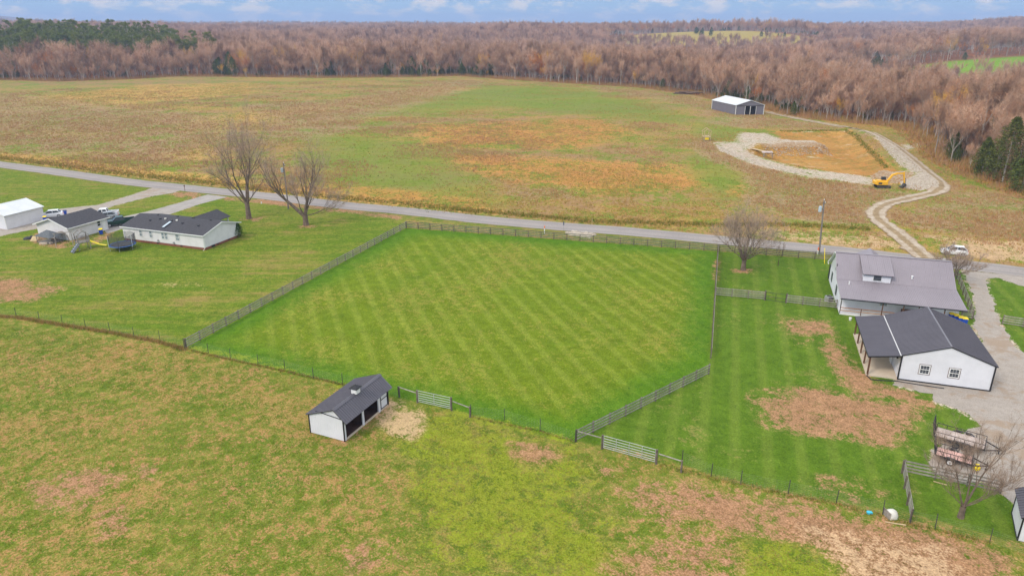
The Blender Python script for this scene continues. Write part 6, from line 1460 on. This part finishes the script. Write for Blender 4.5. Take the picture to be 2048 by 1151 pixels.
def tuft_mat(name, stops):
    m, t, b = newmat(name); r = t.n.new('ShaderNodeValToRGB'); t.put(t.attr('tint'), r.inputs[0])
    e = r.color_ramp.elements
    for i, (pp, c) in enumerate(stops):
        q = e[i] if i < 2 else e.new(pp); q.position = pp; q.color = (*c, 1)
    t.put(r.outputs[0], b.inputs['Base Color']); b.inputs['Roughness'].default_value = .95; b.inputs['Specular IOR Level'].default_value = .1; return m
TM = tuft_mat('tuft_grass', [(0, K(96, 132, 40)), (1, K(212, 150, 96)), (.25, K(144, 154, 60)), (.5, K(222, 184, 108)), (.78, K(206, 172, 138))])
rng = np.random.default_rng(77)
def sample(pl, n):
    xs = [q[0] for q in pl]; yy = [q[1] for q in pl]
    x = rng.uniform(min(xs), max(xs), n); y = rng.uniform(min(yy), max(yy), n); k = sdf(x, y, pl) > 0; return x[k], y[k]
# brush in the field
near_field = W([(-200, 164), (250, 161), (640, 158), (920, 155), (1280, 178), (1440, 203), (1526, 219), (1637, 241), (1775, 254), (1850, 295), (1906, 340), (1985, 365), (2048, 390), (2250, 460), (2200, 545), (1939, 520), (1700, 493), (1380, 464), (1119, 441), (820, 412), (546, 384), (250, 351), (-100, 305)])
ang = rng.uniform(-.74, .80, 520000); rad = (rng.uniform(0, 1, 520000)*(520**.9-115**.9)+115**.9)**(1/.9)
x, y = np.sin(ang)*rad, np.cos(ang)*rad; k = sdf(x, y, near_field) > 0; x, y = x[k], y[k]; rad = rad[k]
f_ = feat_fields(x, y); nz_ = vnoise(x, y, 9, 5)*.5+vnoise(x, y, 3, 6)*.5
nb_ = vnoise(x, y, 38, 15)*.6+vnoise(x, y, 14, 16)*.4
jit_ = rng.normal(0, .16, len(x)); s1 = (f_['brush']+.9*(nz_-.5)+jit_ > .58) | (nb_+.5*(nz_-.5)+jit_*.6 > .70); s2 = (f_['orange']+.9*(nz_-.5)+jit_ > .62); s3 = (f_['tan']+.9*(nz_-.5)+jit_ > .58) | (nb_+.5*(nz_-.5)+jit_*.6 < .32)
clear = (f_['clay'] < .3) & (f_['gravel'] < .3)
trk = W(TRK); td = np.full(x.shape, 1e9)
for i in range(len(trk)-1):
    a, c = np.array(trk[i]), np.array(trk[i+1]); e = c-a; tt = np.clip(((x-a[0])*e[0]+(y-a[1])*e[1])/(e@e), 0, 1); td = np.minimum(td, np.hypot(x-a[0]-e[0]*tt, y-a[1]-e[1]*tt))
clear &= td > 2.6
sp = rng.uniform(0, 1, len(x)) < .07; s1 &= f_['green']+2*jit_+.5*(nz_-.5) < .62
k = (s1 | s2 | s3 | sp) & clear
tint = np.where(s1, .76, np.where(s2, .58, np.where(s3, .5, .28)))[k]+rng.normal(0, .10, k.sum())
idx = rng.permutation(k.sum())[:120000]; print('weeds', k.sum())
h = (np.where(s1, .55, .32)[k]*rng.uniform(.4, 1.1, k.sum()))
tufts('weeds', x[k][idx], y[k][idx], tint[idx], h[idx], np.full(len(idx), .07), TM, 'dry brown weeds and tawny grass covering the big field', 1, 4, .5)
ang = rng.uniform(-.74, .80, 400000); rad = rng.uniform(130, 640, 400000); x2, y2 = np.sin(ang)*rad, np.cos(ang)*rad; d2 = sdf(x2, y2, FOREST)
k2 = (d2 > -5+4*vnoise(x2, y2, 12, 30)) & (d2 < 14); x2, y2 = x2[k2][:26000], y2[k2][:26000]
tufts('undergrowth', x2, y2, np.clip(rng.normal(.72, .22, len(x2)), .1, 1), rng.uniform(.3, 1.7, len(x2))*(.5+sst(d2[k2][:26000], -3, 3)), np.full(len(x2), .08), TM, 'rusty brown undergrowth along the edge of the woods', 9, 5, .5)
# pasture tufts in front
fore = W([(-60, 640), (372, 700), (690, 776), (800, 800), (1150, 890), (1420, 955), (1680, 1010), (1980, 1090), (2100, 1120), (2100, 1180), (-60, 1180)])
x, y = sample(fore, 120000); f_ = feat_fields(x, y)
k = (f_['straw'] < .5) & (rng.uniform(0, 1, len(x)) > f_['bare']*1.0)
shd = np.array([-19.44, 59.51]); ca_, sa_ = math.cos(math.radians(-23.69)), math.sin(math.radians(-23.69))
lx = (x-shd[0])*ca_+(y-shd[1])*sa_; ly = -(x-shd[0])*sa_+(y-shd[1])*ca_
k &= ~((lx > -.1) & (lx < 4.1) & (ly > -.1) & (ly < 7.6))
x, y = x[k], y[k]; idx = rng.permutation(len(x))[:60000]; x, y = x[idx], y[idx]
tn = np.clip(vnoise(x, y, 2.2, 11)*.55+vnoise(x, y, 9, 12)*.4-.10+rng.normal(0, .10, len(x)), 0, .7)
tufts('pasture_grass', x, y, tn, rng.uniform(.04, .13, len(x)), np.full(len(x), .022), TM, 'short tufts of green and straw-coloured pasture grass', 2, 4, .5)
# tall dry grass under the wire fences and the ditch beyond the road
def along(pxs, n, wid, seed):
    pl = W(pxs); seg = [(pl[i+1]-pl[i]).length for i in range(len(pl)-1)]; r = np.random.default_rng(seed); cs = np.cumsum([0]+seg); s = r.uniform(0, cs[-1], n); i = np.searchsorted(cs, s)-1; i = np.clip(i, 0, len(seg)-1)
    a = np.array([pl[j] for j in i]); c = np.array([pl[j+1] for j in i]); t_ = ((s-cs[i])/np.array(seg)[i])[:, None]; q = a+(c-a)*t_; dd = (c-a)/np.array(seg)[i][:, None]; nn = np.stack([-dd[:, 1], dd[:, 0]], 1)
    q = q+nn*r.normal(0, wid, n)[:, None]; return q[:, 0], q[:, 1]
x, y = along([(-60, 630), (33, 635), (125, 650), (220, 665), (320, 684), (372, 700)], 2300, .2, 1)
tufts('fence_grass', x, y, np.clip(rng.normal(.5, .24, len(x)), .05, .95), rng.uniform(.12, .5, len(x)), np.full(len(x), .022), TM, 'tall rusty dry grass growing under the left wire fence', 3, 5, .3)
x, y = along([(380, 700), (461, 719), (570, 742), (690, 770)], 700, .12, 2)
x2, y2 = along([(940, 833), (1080, 862), (1150, 884)], 160, .1, 3); x3, y3 = along([(1320, 930), (1421, 953), (1576, 988), (1672, 1007), (1820, 1047), (1979, 1085)], 600, .2, 4)
x, y = np.concatenate([x, x2, x3]), np.concatenate([y, y2, y3])
tufts('fence_grass', x, y, np.clip(rng.normal(.35, .22, len(x)), 0, .8), rng.uniform(.08, .28, len(x)), np.full(len(x), .025), TM, 'uneven grass and dead stems along the lower wire fences', 4, 5, .3)
x, y = along([(-60, 308), (125, 331), (250, 348), (400, 363), (546, 381), (671, 395), (820, 409), (961, 424)], 3400, 1.3, 5)
x2, y2 = along([(900, 418), (1050, 430), (1184, 443), (1300, 446), (1440, 450), (1560, 448), (1740, 458)], 2400, .9, 6)
x, y = np.concatenate([x, x2]), np.concatenate([y, y2])
tufts('ditch_grass', x, y, np.clip(rng.normal(.32, .2, len(x)), 0, 1), rng.uniform(.2, .6, len(x)), np.full(len(x), .06), TM, 'rank green grass in the ditch along the far side of the road', 5, 5, .4)
x, y = along([(1560, 262), (1690, 261), (1712, 272), (1745, 305), (1775, 335)], 900, .45, 7)
tufts('ditch_grass', x, y, np.clip(rng.normal(.28, .2, len(x)), 0, 1), rng.uniform(.2, .6, len(x)), np.full(len(x), .07), TM, 'dark green weeds lining the rim of the drained pond', 6, 5, .4)

# ------------------------------------------------------------------ air
hz_ = MB().box((0, 4600, 57), (17200, 10600, 160.)); hm = bpy.data.materials.new('thin_haze'); hm.use_nodes = True; ht = hm.node_tree; ht.nodes.remove(ht.nodes['Principled BSDF'])
pvn = ht.nodes.new('ShaderNodeVolumePrincipled'); pvn.inputs['Color'].default_value = (.50, .66, 1, 1); pvn.inputs['Density'].default_value = 1.85e-4; pvn.inputs['Anisotropy'].default_value = .0
ht.links.new(pvn.outputs[0], ht.nodes['Material Output'].inputs['Volume'])
tag(link('haze', hz_.mesh('haze'), hm), kind='stuff')
